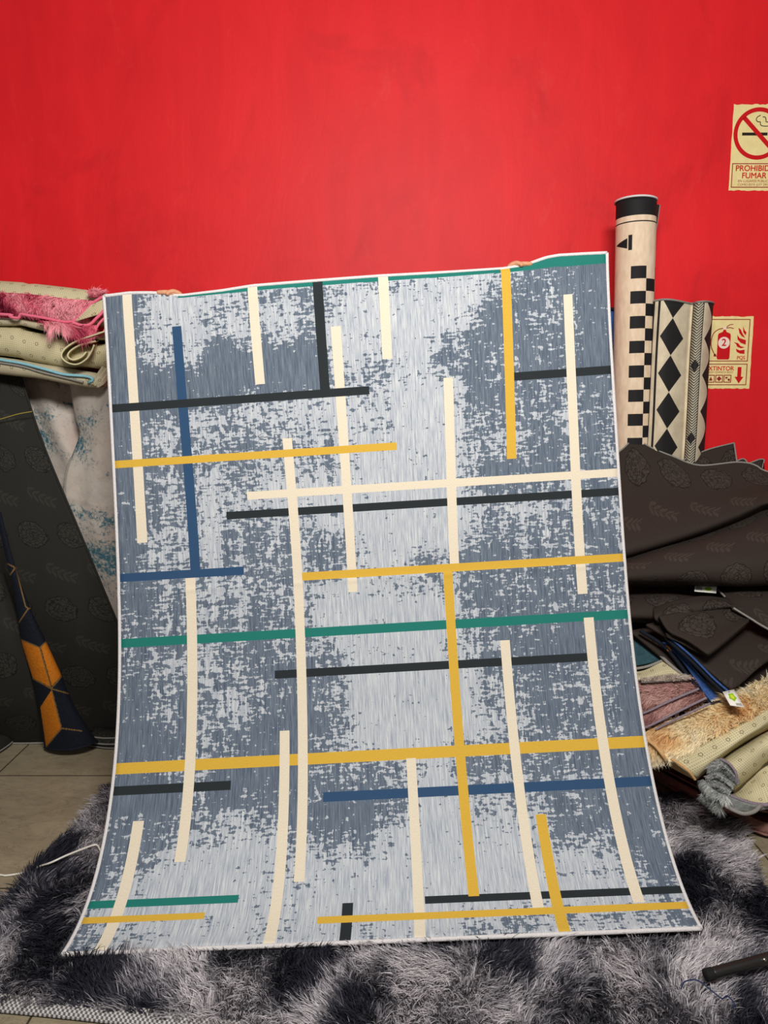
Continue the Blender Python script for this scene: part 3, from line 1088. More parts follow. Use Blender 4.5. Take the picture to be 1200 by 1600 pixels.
mar, _ = sheet('marbled_carpet', [
    [L(20, 583, 2.98), L(60, 588, 2.96), L(112, 594, 3.0)],
    [L(60, 690, 2.96), L(95, 690, 2.93), L(140, 690, 2.98)],
    [L(110, 815, 2.93), L(145, 810, 2.90), L(190, 800, 2.95)],
    [L(160, 940, 2.91), L(195, 930, 2.88), L(240, 920, 2.92)],
    [L(205, 1075, 2.89), L(240, 1070, 2.87), L(285, 1065, 2.9)], [atz(216, 1115, .012), atz(250, 1116, .012), atz(292, 1114, .012)]], ['marble'], 0.01, (50, 24), wave=0.012, seed=3)
tag(mar, 'pale marbled carpet with teal stains standing folded beneath the pink shaggy rug', 'carpet')
fold, fG = sheet('front_fold', [
    [L(106, 588, 2.90), L(135, 590, 2.84), L(175, 592, 2.82), L(230, 590, 2.88)],
    [L(119, 655, 2.89), L(140, 650, 2.83), L(178, 648, 2.80), L(235, 645, 2.87)],
    [L(126, 682, 2.87), L(143, 685, 2.81), L(182, 690, 2.80), L(240, 690, 2.87)],
    [L(106, 742, 2.83), L(140, 745, 2.79), L(184, 745, 2.80), L(245, 745, 2.86)],
    [L(106, 800, 2.82), L(145, 800, 2.78), L(190, 800, 2.80), L(250, 800, 2.85)],
    [L(124, 870, 2.83), L(160, 865, 2.79), L(200, 865, 2.81), L(255, 865, 2.85)],
    [L(160, 960, 2.83), L(190, 955, 2.80), L(220, 950, 2.82), L(265, 950, 2.85)],
    [L(200, 1050, 2.90), L(225, 1050, 2.88), L(250, 1050, 2.89), L(285, 1050, 2.92)],
    [atz(214, 1130, .012), atz(236, 1133, .012), atz(258, 1132, .012), atz(296, 1128, .012)]], ['marble'], 0.009, (80, 36), parent=mar, wave=0.018, seed=9)
edge_tube('fold_edge', fG, 'left', 0.004, 'greybind', mar, 0.22, 0.6)

# dark flowered carpet leaning in front of it
dk, dG = sheet('flowered_carpet', [
    [L(-260, 560, 2.90), L(-120, 562, 2.86), L(-30, 566, 2.85), L(27, 572, 2.87)],
    [L(-250, 690, 2.86), L(-110, 690, 2.80), L(0, 690, 2.79), L(66, 690, 2.82)],
    [L(-245, 830, 2.82), L(-90, 830, 2.76), L(40, 830, 2.76), L(124, 830, 2.79)],
    [L(-240, 960, 2.84), L(-60, 960, 2.78), L(80, 960, 2.77), L(178, 960, 2.79)],
    [L(-230, 1060, 2.88), L(-30, 1060, 2.84), L(110, 1060, 2.83), L(222, 1060, 2.82)],
    [L(-225, 1138, 2.93), L(-10, 1140, 2.92), L(120, 1146, 2.90), L(250, 1152, 2.88)]], ['jacq2'], 0.009, (60, 60), wave=0.006, seed=5)
tag(dk, 'charcoal flowered carpet with its plain right edge leaning over the marbled carpet', 'carpet')
edge_tube('edge', dG, 'right', 0.0045, 'jacq2', dk)
tube('yellow_thread', [L(-40, 664, 2.772), L(0, 655, 2.772), L(28, 647, 2.772), L(50, 643, 2.782)], 0.0016, 'yellowthread', dk)['label'] = 'loose yellow thread'

dk2, d2G = sheet('flowered_carpet', [
    [L(-260, 880, 2.70), L(-120, 885, 2.66), L(-20, 890, 2.66), L(8, 895, 2.70)],
    [L(-255, 1000, 2.68), L(-110, 1000, 2.64), L(0, 1000, 2.64), L(44, 1000, 2.70)],
    [L(-250, 1090, 2.70), L(-100, 1090, 2.68), L(10, 1090, 2.69), L(66, 1085, 2.74)],
    [L(-245, 1140, 2.78), L(-90, 1142, 2.78), L(20, 1145, 2.79), L(84, 1140, 2.80)],
    [L(-245, 1160, 2.83), L(-90, 1160, 2.83), L(25, 1162, 2.835), L(88, 1160, 2.84)]], ['jacq2'], 0.009, (40, 40), wave=0.008, seed=8)
tag(dk2, 'charcoal flowered carpet standing left of the orange and navy roll', 'carpet')
edge_tube('edge', d2G, 'bottom', 0.0045, 'greybind', dk2)

# navy and orange roll with gold lines
lc = [(-6, 800), (4, 850), (17, 905), (27, 960), (33, 1000), (47, 1050), (58, 1100), (65, 1140), (69, 1168)]
rc = [(2, 800), (14, 850), (30, 905), (52, 960), (71, 1000), (94, 1050), (110, 1090), (132, 1128), (152, 1158)]
rowsN = []
for k, ((lx, ly), (rx, ry)) in enumerate(zip(lc, rc)):
    Y0 = 2.72 + 0.0 * k
    Y0 = np.interp(k, [0, 5, 8], [2.60, 2.64, 2.70])
    w = (rx - lx) * 2.7 / 1155
    row = []
    for a in np.linspace(-80, 80, 9):
        s = math.sin(math.radians(a)) / math.sin(math.radians(80))
        pxx, pyy = lx + (rx - lx) * (s + 1) / 2, ly + (ry - ly) * (s + 1) / 2
        if k == 8:
            pyy += 8 * (1 - s * s)
        row.append(L(pxx, pyy, Y0 + (1 - math.cos(math.radians(a))) * w * 0.45))
    rowsN.append(row)
OR = [[(32, 999), (62, 1012), (80, 1074), (51, 1059)], [(64, 1012), (75, 1000), (96, 1055), (81, 1072)], [(80, 1079), (96, 1138), (72, 1167), (63, 1105)]]
GL = [[(62, 1012), (80, 1075), (96, 1138)], [(32, 999), (62, 1012), (76, 999)], [(76, 999), (97, 1056), (80, 1076), (51, 1060)], [(80, 1076), (108, 1084)],
      [(25, 888), (40, 948), (45, 951), (52, 948)], [(44, 951), (30, 972)], [(10, 880), (24, 887), (12, 903)], [(96, 1138), (72, 1167)], [(96, 1138), (128, 1142)]]


def inpoly(x, y, poly):
    c = np.zeros(x.shape, bool)
    n = len(poly)
    for i in range(n):
        (x1, y1), (x2, y2) = poly[i], poly[(i + 1) % n]
        c ^= ((y1 > y) != (y2 > y)) & (x < (x2 - x1) * (y - y1) / (y2 - y1 + 1e-9) + x1)
    return c


def segd(x, y, a, b):
    ax, ay, bx, by = *a, *b
    t = np.clip(((x - ax) * (bx - ax) + (y - ay) * (by - ay)) / ((bx - ax) ** 2 + (by - ay) ** 2), 0, 1)
    return np.hypot(x - ax - t * (bx - ax), y - ay - t * (by - ay))


def roll_mi(G):
    C = (G[:-1, :-1] + G[1:, 1:]) / 2
    x, y = proj(C)
    m = np.zeros(x.shape, int)
    for p in OR:
        m[inpoly(x, y, p)] = 1
    for l in GL:
        for a, b in zip(l, l[1:]):
            m[segd(x, y, a, b) < 1.0] = 2
    return m


nav, nG = sheet('navy_roll', rowsN, ['navy', 'orange', 'gold'], 0.008, (260, 90), mi=roll_mi)
tag(nav, 'navy rolled carpet with orange rhombus print and gold lines leaning on the dark carpet', 'carpet roll')
edge_tube('edge', nG, 'bottom', 0.004, 'navy', nav)

# little folded mats on the floor there
mat_, mn = slab('folded_mat', [(atz(136, 1150, .052), atz(138, 1168, .004)), (atz(165, 1153, .052), atz(167, 1172, .004)), (atz(215, 1150, .05), atz(217, 1172, .004))],
                (0.15, 1, 0), 0.11, ['jacq2'])
tag(mat_, 'small folded charcoal mat with pale binding on the tiles beside the upright rug', 'mat')
for k in (2, 5, 8):
    tube('binding', mn[:, k] + np.array([0, -0.002, 0]), 0.0028, 'greybind', mat_)
mat2, mn2 = slab('folded_mat', [(atz(-120, 1170, .06), atz(-118, 1205, .004)), (atz(-30, 1165, .06), atz(-26, 1190, .004)), (atz(10, 1148, .055), atz(14, 1170, .004)), (atz(24, 1138, .05), atz(28, 1152, .004))],
                 (-0.5, 1, 0), 0.10, ['jacq2'])
tag(mat2, 'dark folded mat on the tiles at the foot of the standing flowered carpets', 'mat')
tube('binding', mn2[:, 7] + np.array([0, -0.003, 0]), 0.003, 'greybind', mat2)

# ------------------------------------------------------------------ left: stack of folded shaggy rugs on top
YF = 2.74


def S2(px, yt, yb, Y=YF):
    return (L(px, yt, Y), L(px, yb, Y))


def notch(x):
    return [S2(*a) for a in x]


low, ln = slab('folded_rug', notch([(-260, 536, 580), (-120, 546, 572), (0, 558, 585), (60, 568, 592), (110, 576, 602), (150, 583, 607), (158, 584, 604)]), (0, 1, 0.0), 0.42, ['back2'])
tag(low, 'folded beige backed rug with pale blue binding, lowest of the shaggy stack', 'rug', 'folded shaggy rugs stacked on the carpets')
tube('binding', [L(-200, 540, YF - .006), L(-60, 551, YF - .006), (L(0, 562, YF - .008)), L(35, 568, YF - .008), L(70, 577, YF - .008), L(100, 585, YF - .008), L(135, 588, YF - .008), L(146, 593, YF - .006), L(138, 598, YF - .004)], 0.0052, 'bluebind', low)['label'] = 'pale blue binding'
tube('binding', [L(-200, 549, YF - .004), L(0, 567, YF - .004), L(70, 583, YF - .004), L(130, 597, YF - .003)], 0.004, 'greybind', low)
for k in range(3):
    sheet('fold_layer', [[L(140 + k * 5, 597 + k * 3.5, YF - .004), L(152 + k * 4, 584 + k * 5, YF + .004), L(172, 556 + k * 11, YF + .05)],
                         [L(143 + k * 5, 602 + k * 2.2, YF + .0), L(155 + k * 4, 592 + k * 4, YF + .008), L(174, 566 + k * 11, YF + .056)]], ['back2'], 0.007, (6, 16), parent=low)
midr, mnn = slab('folded_rug', notch([(-260, 500, 540), (-120, 505, 546), (-30, 506, 552), (20, 508, 558), (30, 513, 562), (42, 516, 564), (80, 523, 572), (100, 530, 576), (120, 538, 572), (150, 537, 575), (176, 529, 574)]), (0, 1, 0.0), 0.42, ['back'])
tag(midr, 'folded rug showing dotted beige backing with a rolled end, middle of the shaggy stack', 'rug', 'folded shaggy rugs stacked on the carpets')
lp = [(172, 516), (146, 525), (120, 534), (103, 545), (97, 556), (105, 565), (120, 568), (134, 560), (142, 548), (146, 538)]
li = [(150, 534), (128, 539), (112, 548), (107, 556), (114, 561), (126, 557), (134, 549)]
for path, dy in ((lp, 0.0), (li, 0.012)):
    sheet('rolled_end', [[L(x, y, YF - .065 + dy) for x, y in path], [L(x + 1, y + 1, YF - .03 + dy) for x, y in path], [L(x + 6, y - 2, YF + .06) for x, y in path]], ['back'], 0.005, (14, 60), parent=midr)
upb, ubn = slab('under_fold', notch([(-260, 480, 502), (-100, 488, 505), (0, 496, 508), (28, 497, 506), (32, 498, 508), (60, 503, 515), (100, 511, 525), (118, 514, 528), (150, 518, 530), (176, 514, 528)]), (0, 1, 0), 0.42, ['back2'], parent=None)
pink, pn = slab('pink_rug', notch([(-260, 432, 484), (-120, 433, 490), (-40, 434, 493), (26, 438, 496), (32, 441, 491), (40, 440, 494), (70, 443, 498), (78, 444, 499), (105, 447, 503), (130, 451, 500), (150, 454, 497), (160, 457, 495)]), (0, 1, 0.04), 0.42, ['back', 'shagbase_pink'], skip=4)
tag(pink, 'folded pink shaggy rug with beige dotted backing, topmost of the left stack', 'rug', 'folded shaggy rugs stacked on the carpets')
upb.parent = pink


def pink_col(P, r):
    t = fbm(P, 5.0, 44, 2) + r.normal(size=len(P)) * 0.08
    t = np.clip((t - .5) * 1.7 + .74, 0, 1)
    return ramp(t, [(0, (120, 24, 50)), (0.3, (178, 54, 82)), (0.5, (240, 112, 138)), (1, (255, 176, 188))])


fur('pile', pn, 17000, 0.026, 0.0016, pink_col, pink, comb=(0.3, -0.15, -0.55), combn=0.35, clump=0.012, seed=51,
    region=lambda i, j: ((j > .40) & (j < .80)).astype(float), droop=0.45)
bind = [(-200, 486), (0, 491), (15, 495), (29, 497), (32, 491), (45, 493), (70, 497), (95, 502), (108, 503), (118, 500), (128, 491), (140, 478), (150, 470), (164, 462)]
tube('binding', [L(x, y, YF - .028) for x, y in bind], 0.0055, 'pinkbind', pink, n=120)['label'] = 'pink binding'
flap, fpG = sheet('turned_corner', [[L(150, 468, YF - .03), L(165, 462, YF - .02)], [L(132, 487, YF - .036), L(166, 475, YF - .02)], [L(116, 503, YF - .034), L(165, 488, YF - .02)]], ['back'], 0.006, (16, 16), parent=pink)
tube('binding', [L(112, 503, YF - .036), L(126, 508, YF - .036), (L(140, 507, YF - .036)), L(152, 496, YF - .036), L(164, 484, YF - .03)], 0.0055, 'pinkbind', pink, n=40)
tube('binding', [L(152, 526, YF - .03), L(148, 522, YF - .034), L(152, 510, YF - .036), L(160, 500, YF - .034), L(168, 494, YF - .03)], 0.0045, 'pinkbind', pink, n=30)
tube('binding', [L(152, 526, YF - .03), L(160, 522, YF - .03), L(168, 508, YF - .028)], 0.0045, 'pinkbind', pink, n=30)
hang, hgG = sheet('hanging_fringe', [[L(60, 500, YF - .03), L(110, 506, YF - .034), L(150, 508, YF - .034)], [L(80, 506, YF - .034), L(118, 516, YF - .038), L(146, 522, YF - .034)]], ['shagbase_pink'], 0.005, (6, 24), parent=pink)
fur('pile', hgG, 2600, 0.036, 0.0016, pink_col, pink, comb=(0.15, -0.2, -1.0), combn=0.3, clump=0.012, seed=53)
edgefur, egG = sheet('corner_pile', [[L(138, 455, YF - .01), L(160, 458, YF)], [L(138, 464, YF - .03), L(163, 463, YF - .02)]], ['shagbase_pink'], 0.004, (6, 16), parent=pink)
fur('pile', egG, 900, 0.022, 0.0016, pink_col, pink, comb=(0.5, -0.2, 0.1), combn=0.3, clump=0.012, seed=54)

# ------------------------------------------------------------------ right: tall rolls against the wall


def roll(name, ctop, cbot, r, mat, parent=None, a0=-150, a1=210, n=64, m=60, thick=0.006, inner=True, endmat=None):
    """rolled carpet: outer skin over a0..a1 degrees, ending in a spiral seen at the top"""
    ctop, cbot = np.asarray(ctop, float), np.asarray(cbot, float)
    ax = cbot - ctop
    Lh = np.linalg.norm(ax)
    ax /= Lh
    fr = np.cross(ax, [1, 0, 0]); fr /= np.linalg.norm(fr)
    if fr[1] > 0: fr = -fr
    sd = np.cross(fr, ax)
    if sd[0] < 0: sd = -sd
    rings = 3
    tot = (a1 - a0) + 360 * 1.6
    k = n * 2
    A = np.linspace(0, tot, k)
    rad = r - thick * 1.15 * np.maximum(A - (0), 0) / 360.0
    G = np.zeros((m, k, 3))
    U = np.zeros((m, k, 2))
    for i in range(m):
        c = ctop + ax * Lh * i / (m - 1)
        th = np.radians(a1 - A)
        G[i] = c + rad[:, None] * (np.cos(th)[:, None] * fr + np.sin(th)[:, None] * sd)
        U[i, :, 0] = (a1 - A) / 100.0
        U[i, :, 1] = Lh * i / (m - 1)
    A_ = G.reshape(-1, 3)
    cidx = ctop[None] + ax[None] * (np.arange(m) / (m - 1) * Lh)[:, None]
    Nn = G - cidx[:, None]
    Nn /= np.linalg.norm(Nn, axis=2, keepdims=True)
    B_ = (G - Nn * thick).reshape(-1, 3)
    idx = np.arange(m * k).reshape(m, k)
    q = np.stack([idx[:-1, :-1], idx[:-1, 1:], idx[1:, 1:], idx[1:, :-1]], -1).reshape(-1, 4)
    qb = q[:, ::-1] + m * k
    bd = np.concatenate([idx[0, :], idx[1:, -1], idx[-1, -2::-1], idx[-2:0:-1, 0]])
    a, b = bd, np.roll(bd, -1)
    rim = np.stack([b, a, a + m * k, b + m * k], -1)
    mi = np.concatenate([np.zeros(len(q), int), np.ones(len(qb) + len(rim), int)])
    UU = U.reshape(-1, 2)
    me = mesh_np(name, np.vstack([A_, B_]), np.vstack([q, qb, rim]), mi=mi, uv=np.vstack([UU, UU]))
    bm = bmesh.new(); bm.from_mesh(me)
    bmesh.ops.recalc_face_normals(bm, faces=bm.faces)
    bm.to_mesh(me); bm.free()
    return link(name, me, [mat, endmat or 'rugback'], parent)


YR = 2.99
ct = at(993.5, 315, YR)
cm = at(985, 705, YR)
cb = ct + (cm - ct) * (ct[2] - 0.0) / (ct[2] - cm[2])
rl1 = roll('checkered_roll', ct, cb, 0.0795, 'checker', m=120, a1=205)
tag(rl1, 'tall cream rolled rug with black checker squares leaning upright on the red wall', 'rug roll')
fl, flG = sheet('loose_flap', [[at(1019, 318, 3.03), at(1031, 320, 3.08)], [at(1019, 345, 3.03), at(1027, 348, 3.08)], [at(1018, 375, 3.03), at(1022, 378, 3.07)]], ['jacq'], 0.006, (20, 8), parent=rl1)
edge_tube('binding', flG, 'right', 0.0025, 'greybind', rl1)
tube('binding', [ct + 0.077 * np.array([math.sin(a), -math.cos(a), 0.02 * math.cos(a)]) for a in np.linspace(-2.6, 2.6, 24)], 0.004, 'white', rl1)

# short roll, two lobes
topY = 472
W0, W1 = 1012, 1115
prof = [(-0.03, 3.06), (0.0, 2.985), (0.10, 2.935), (0.28, 2.905), (0.46, 2.915), (0.60, 2.945), (0.665, 2.965), (0.70, 2.955), (0.76, 2.925), (0.86, 2.925), (0.95, 2.955), (1.0, 3.0), (0.99, 3.06)]
pz = cr([np.array([a, b, 0]) for a, b in prof], 70)
p0, p1 = at(W0, topY, 2.95), at(W1, topY, 2.95)
wid = p1[0] - p0[0]
q0 = at(999, 716, 2.95)
H_ = p0[2] - q0[2]
leanx = (q0[0] - p0[0]) / H_
mrows = 60
Htot = p0[2] - 0.0
G = np.zeros((mrows, 70, 3)); U = np.zeros((mrows, 70, 2))
for i in range(mrows):
    d = Htot * i / (mrows - 1)
    G[i, :, 0] = (p0[0] + pz[:, 0] * wid) * pz[:, 1] / 2.95 + leanx * d
    G[i, :, 1] = pz[:, 1] - 0.0 * d
    G[i, :, 2] = p0[2] - d + 0.004 * np.sin(pz[:, 0] * 7)
    G[i, :, 1] += 0.004 * math.sin(d * 9)
    U[i, :, 0] = pz[:, 0]; U[i, :, 1] = d
dia = link('diamond_roll', sheet_mesh('diamond_roll', G, 0.007, uvs=U, backmat=1), ['diamond', 'rugback'])
tag(dia, 'short cream rolled rug with black diamonds standing beside the checkered roll', 'rug roll')
edge_tube('binding', G, 'top', 0.004, 'greybind', dia)
bk = [np.array([p0[0] + a * wid, 3.07 + 0.02 * math.sin(a * 3), 0]) for a in np.linspace(-.03, .99, 8)]
inner, iG = sheet('inner_layer', [[b + np.array([0, 0, p0[2] - .003]) for b in bk], [b + np.array([leanx * Htot, 0, 0.002]) for b in bk]], ['rugback'], 0.006, (10, 20), parent=dia)
# slim navy roll mostly behind the held rug
rl3 = roll('slim_roll', at(944, 483, 3.05), at(944, 483, 3.05) * [1, 1, 0] + [-0.04, -0.05, 0], 0.046, 'royal', m=30, n=40, endmat='navy')
tag(rl3, 'slim blue rolled rug standing between the held rug and the checkered roll', 'rug roll')
tube('binding', [at(944, 485, 3.05) + 0.047 * np.array([math.sin(a), -math.cos(a), 0]) for a in np.linspace(-2.8, 2.8, 24)], 0.006, 'navy', rl3)

# ------------------------------------------------------------------ right: heap of folded carpets
YK = [690, 725, 790, 860, 912, 960, 1030, 1100, 1200, 1300]
YV = [2.93, 2.86, 2.72, 2.60, 2.55, 2.50, 2.42, 2.35, 2.27, 2.20]


def K(px, py, off=0.0):
    return at(px, py, float(np.interp(py, YK, YV)) + off)


def krow(pts, off=0.0):
    return [K(p[0], p[1], off + (p[2] if len(p) > 2 else 0)) for p in pts]


# draped top carpet
t1, t1G = sheet('draped_carpet', [
    krow([(925, 742), (972, 702), (992, 687), (1020, 700), (1050, 712), (1092, 727), (1150, 723), (1178, 727), (1200, 738), (1290, 760), (1400, 770)]),
    krow([(930, 780), (975, 760), (1000, 752), (1025, 755), (1055, 760), (1095, 765), (1150, 762), (1180, 760), (1205, 764), (1290, 775), (1400, 780)], -.01),
    krow([(935, 835), (978, 825), (1003, 817), (1028, 812), (1058, 805), (1098, 797), (1150, 787), (1180, 778), (1205, 775), (1290, 768), (1400, 765)], -.06),
    krow([(940, 872), (978, 862), (1003, 855), (1028, 848), (1058, 839), (1098, 826), (1150, 807), (1180, 794), (1205, 786), (1290, 775), (1400, 768)], -.07),
    krow([(940, 882), (980, 874), (1005, 866), (1030, 858), (1060, 849), (1100, 836), (1152, 817), (1182, 804), (1207, 796), (1290, 790), (1400, 790)], 0.02)],
    ['jacq'], 0.008, (60, 110), wave=0.010, seed=2)
tag(t1, 'brown black flowered carpet with pale bound wavy edge draped over the heap top', 'carpet', None)
edge_tube('binding', t1G, 'top', 0.0032, 'greybind', t1)
tip, tG = sheet('folded_carpet', [krow([(1060, 722, .06), (1105, 703, .06), (1147, 692, .06)]), krow([(1065, 740, .06), (1110, 735, .06), (1153, 735, .06)]), krow([(1070, 790, .08), (1115, 790, .08), (1158, 790, .08)])], ['jacq'], 0.008, (24, 24))
tag(tip, 'dark carpet with one pointed corner rising behind the draped carpet near the diamond roll', 'carpet')
edge_tube('binding', tG, 'top', 0.0028, 'greybind', tip); edge_tube('binding', tG, 'right', 0.0028, 'greybind', tip)
tip2, tG = sheet('folded_carpet', [krow([(1150, 721, .05), (1162, 717, .05), (1170, 726, .05)]), krow([(1150, 760, .05), (1162, 760, .05), (1172, 765, .05)])], ['jacq'], 0.008, (16, 16))
tag(tip2, 'small rounded dark carpet fold peeking over the draped carpet edge', 'carpet')
edge_tube('binding', tG, 'top', 0.0026, 'greybind', tip2)
tip3, tG = sheet('folded_carpet', [krow([(1170, 724, .06), (1193, 718, .06), (1203, 740, .06), (1330, 750, .06)]), krow([(1172, 765, .06), (1195, 765, .06), (1206, 770, .06), (1330, 780, .06)])], ['jacq'], 0.008, (16, 20))
tag(tip3, 'dark carpet fold against the red wall under the extinguisher sign', 'carpet')
edge_tube('binding', tG, 'top', 0.0026, 'greybind', tip3)
# second fold
t2, t2G = sheet('folded_carpet', [
    krow([(930, 885), (980, 868), (1030, 852), (1100, 830), (1160, 808), (1207, 790), (1300, 785), (1400, 785)], .02),
    krow([(930, 892), (980, 880), (1030, 868), (1100, 850), (1160, 832), (1207, 818), (1300, 812), (1400, 812)], -.10),
    krow([(930, 903), (983, 898), (1032, 893), (1100, 884), (1160, 876), (1207, 870), (1300, 866), (1400, 866)], -.14),
    krow([(930, 912), (984, 911), (1034, 912), (1100, 911), (1160, 910), (1207, 908), (1300, 905), (1400, 905)], -.10),
    krow([(930, 918), (985, 916), (1034, 918), (1100, 917), (1160, 916), (1207, 914), (1300, 912), (1400, 912)], .03)],
    ['jacq'], 0.008, (50, 70), wave=0.008, seed=4)
tag(t2, 'thick brown black flowered fold lying directly under the draped carpet', 'carpet')
# tucked sheets below it
t3, t3G = sheet('folded_carpet', [
    krow([(930, 925), (990, 925), (1040, 925), (1085, 930)], .03),
    krow([(930, 940), (990, 938), (1040, 936), (1085, 938)], -.04),
    krow([(930, 962), (992, 962), (1030, 962), (1080, 955)], -.06),
    krow([(930, 975), (992, 974), (1030, 973), (1080, 966)], .0)], ['jacq'], 0.008, (30, 40), wave=.006, seed=6)
tag(t3, 'dark flowered fold tucked beside the printed rug edge, below the thick fold', 'carpet')
t4, t4G = sheet('folded_carpet', [
    krow([(1020, 950), (1055, 938), (1095, 931), (1135, 935), (1150, 945)], -.06),
    krow([(1022, 962), (1055, 952), (1098, 944), (1138, 944), (1152, 950)], -.09),
    krow([(1026, 972), (1058, 966), (1100, 956), (1140, 950), (1153, 954)], -.08),
    krow([(1028, 978), (1058, 972), (1100, 962), (1140, 955), (1154, 958)], .0)], ['jacq'], 0.008, (30, 40))
tag(t4, 'rolled dark flowered fold just below the small white woven tag', 'carpet')
t5, t5G = sheet('folded_carpet', [
    krow([(1118, 918), (1160, 912), (1210, 915), (1330, 915)], .02),
    krow([(1135, 935), (1165, 930), (1210, 935), (1330, 940)], -.05),
    krow([(1146, 950), (1172, 966), (1206, 986), (1330, 1050)], -.10)], ['jacq'], 0.008, (24, 30))
tag(t5, 'dark carpet whose pale bound edge slants down over the folded pile', 'carpet')
edge_tube('binding', t5G, 'bottom', 0.0036, 'greybind', t5)
edge_tube('binding', t5G, 'left', 0.0036, 'greybind', t5, 0.0, 0.5)


def tagcard(name, c, label, parent=None):
    o, g = sheet(name, [[c[0], c[1]], [c[3], c[2]]], ['card'], 0.0012, (4, 4), parent=parent)
    return o


def quad_pt(c, a, b, lift):
    c = [np.asarray(x) for x in c]
    p = (c[0] * (1 - a) + c[1] * a) * (1 - b) + (c[3] * (1 - a) + c[2] * a) * b
    n = np.cross(c[1] - c[0], c[3] - c[0]); n /= np.linalg.norm(n)
    if np.dot(n, CAMP - c[0]) < 0: n = -n
    return p + n * lift


def decal(name, c, pts, mat, parent, lift=0.0008):
    V = [quad_pt(c, a, b, lift) for a, b in pts]
    V += [quad_pt(c, a, b, 0.0) for a, b in pts]
    bm = bmesh.new()
    vs = [bm.verts.new(v) for v in V]
    n = len(pts)
    bm.faces.new(vs[:n]); bm.faces.new(vs[n:][::-1])
    for i in range(n):
        bm.faces.new((vs[(i + 1) % n], vs[i], vs[n + i], vs[n + (i + 1) % n]))
    bmesh.ops.recalc_face_normals(bm, faces=bm.faces)
    me = bpy.data.meshes.new(name); bm.to_mesh(me); bm.free()
    return link(name, me, mat, parent)


# folded dark pile with blue edges: three stacked folds turned towards the room's corner
def diamond_fold(name, back, left, corner, right, far, off, thick, mats, n=(30, 30)):
    """quarter-turned folded carpet: left, corner (nearest), right, far; top face plus its own thickness"""
    rows = [krow([left, corner], off), krow([back, far], off + .0)]
    return None


t7, t7G = sheet('blue_edged_carpet', [
    krow([(985, 985, .02), (1040, 975, .06), (1120, 960, .12), (1210, 940, .2)]),
    krow([(1028, 1020, .0), (1080, 1010, .04), (1150, 995, .10), (1230, 975, .16)]),
    krow([(1075, 1060, -.03), (1120, 1045, .0), (1180, 1025, .05), (1260, 1000, .10)]),
    krow([(1130, 1096, -.06), (1156, 1086, -.05), (1205, 1056, .0), (1290, 1010, .05)])], ['jacq'], 0.014, (30, 40))
tag(t7, 'dark folded carpet with blue velvet face showing along its edge, bottom of the dark pile', 'carpet')
bl, blG = sheet('blue_face', [krow([(1035, 1003, -.02), (1046, 1003, -.02)]), krow([(1058, 1022, -.03), (1068, 1024, -.03)]), krow([(1085, 1058, -.05), (1098, 1060, -.05)]), krow([(1110, 1098, -.07), (1126, 1092, -.07)])], ['royal'], 0.008, (30, 8), parent=t7)
bl['label'] = 'blue velvet face'
tube('edge', [K(1000, 985, -.02), K(1040, 1012, -.03), K(1075, 1056, -.05), K(1110, 1100, -.075)], 0.0065, 'navy', t7)
tube('edge', [K(1110, 1101, -.075), K(1120, 1097, -.078), K(1156, 1091, -.07), K(1205, 1060, -.03)], 0.0045, 'jacq', t7)
decal('orange_spot', [K(1040, 1008, -.032), K(1046, 1010, -.032), K(1050, 1021, -.036), K(1043, 1019, -.036)], [(0, 0), (1, .1), (1, 1), (0, .8)], 'orange', t7, 0.002)
t6, t6G = sheet('folded_carpet', [
    krow([(1010, 975, -.02), (1070, 962, .03), (1150, 945, .10), (1220, 930, .16)], -.03),
    krow([(1050, 1000, -.03), (1105, 985, .0), (1170, 970, .06), (1240, 955, .10)], -.04),
    krow([(1095, 1036, -.05), (1135, 1018, -.02), (1190, 995, .03), (1260, 975, .08)], -.05),
    krow([(1142, 1076, -.07), (1160, 1065, -.06), (1205, 1028, -.01), (1290, 985, .04)], -.06)], ['jacq'], 0.012, (30, 40))
tag(t6, 'dark flowered folded carpet with a corner above the white green tag', 'carpet')
tube('blue_edge', [K(1044, 994, -.085), K(1080, 1025, -.10), K(1115, 1060, -.12), K(1140, 1082, -.138)], 0.0036, 'royal', t6)['label'] = 'thin blue edge'
tube('edge', [K(1040, 997, -.075), K(1076, 1029, -.09), K(1111, 1064, -.11), K(1136, 1087, -.125)], 0.006, 'navy', t6)
t8, t8G = sheet('folded_carpet', [
    krow([(1030, 962, -.05), (1080, 952, -.02), (1140, 938, .02), (1190, 935, .06)], -.06),
    krow([(1045, 985, -.06), (1085, 975, -.05), (1140, 955, -.01), (1180, 955, .03)], -.07),
    krow([(1075, 1000, -.07), (1108, 990, -.06), (1150, 970, -.02), (1172, 963, .0)], -.08),
    krow([(1106, 1022, -.09), (1122, 1010, -.08), (1152, 986, -.04), (1168, 972, -.02)], -.09),
    krow([(1104, 1026, -.06), (1122, 1015, -.05), (1152, 991, -.02), (1168, 977, -.0)], -.05)], ['jacq'], 0.009, (40, 40))
tag(t8, 'dark flowered carpet folded double, topmost of the pile under the slanting bound edge', 'carpet')
fo, foG = sheet('fold_underside', [krow([(1040, 990, -.11), (1060, 994, -.11), (1090, 1006, -.13), (1105, 1020, -.165)]), krow([(1042, 996, -.10), (1062, 1004, -.11), (1090, 1020, -.13), (1105, 1025, -.16)])], ['jacq'], 0.006, (12, 30), parent=t8)

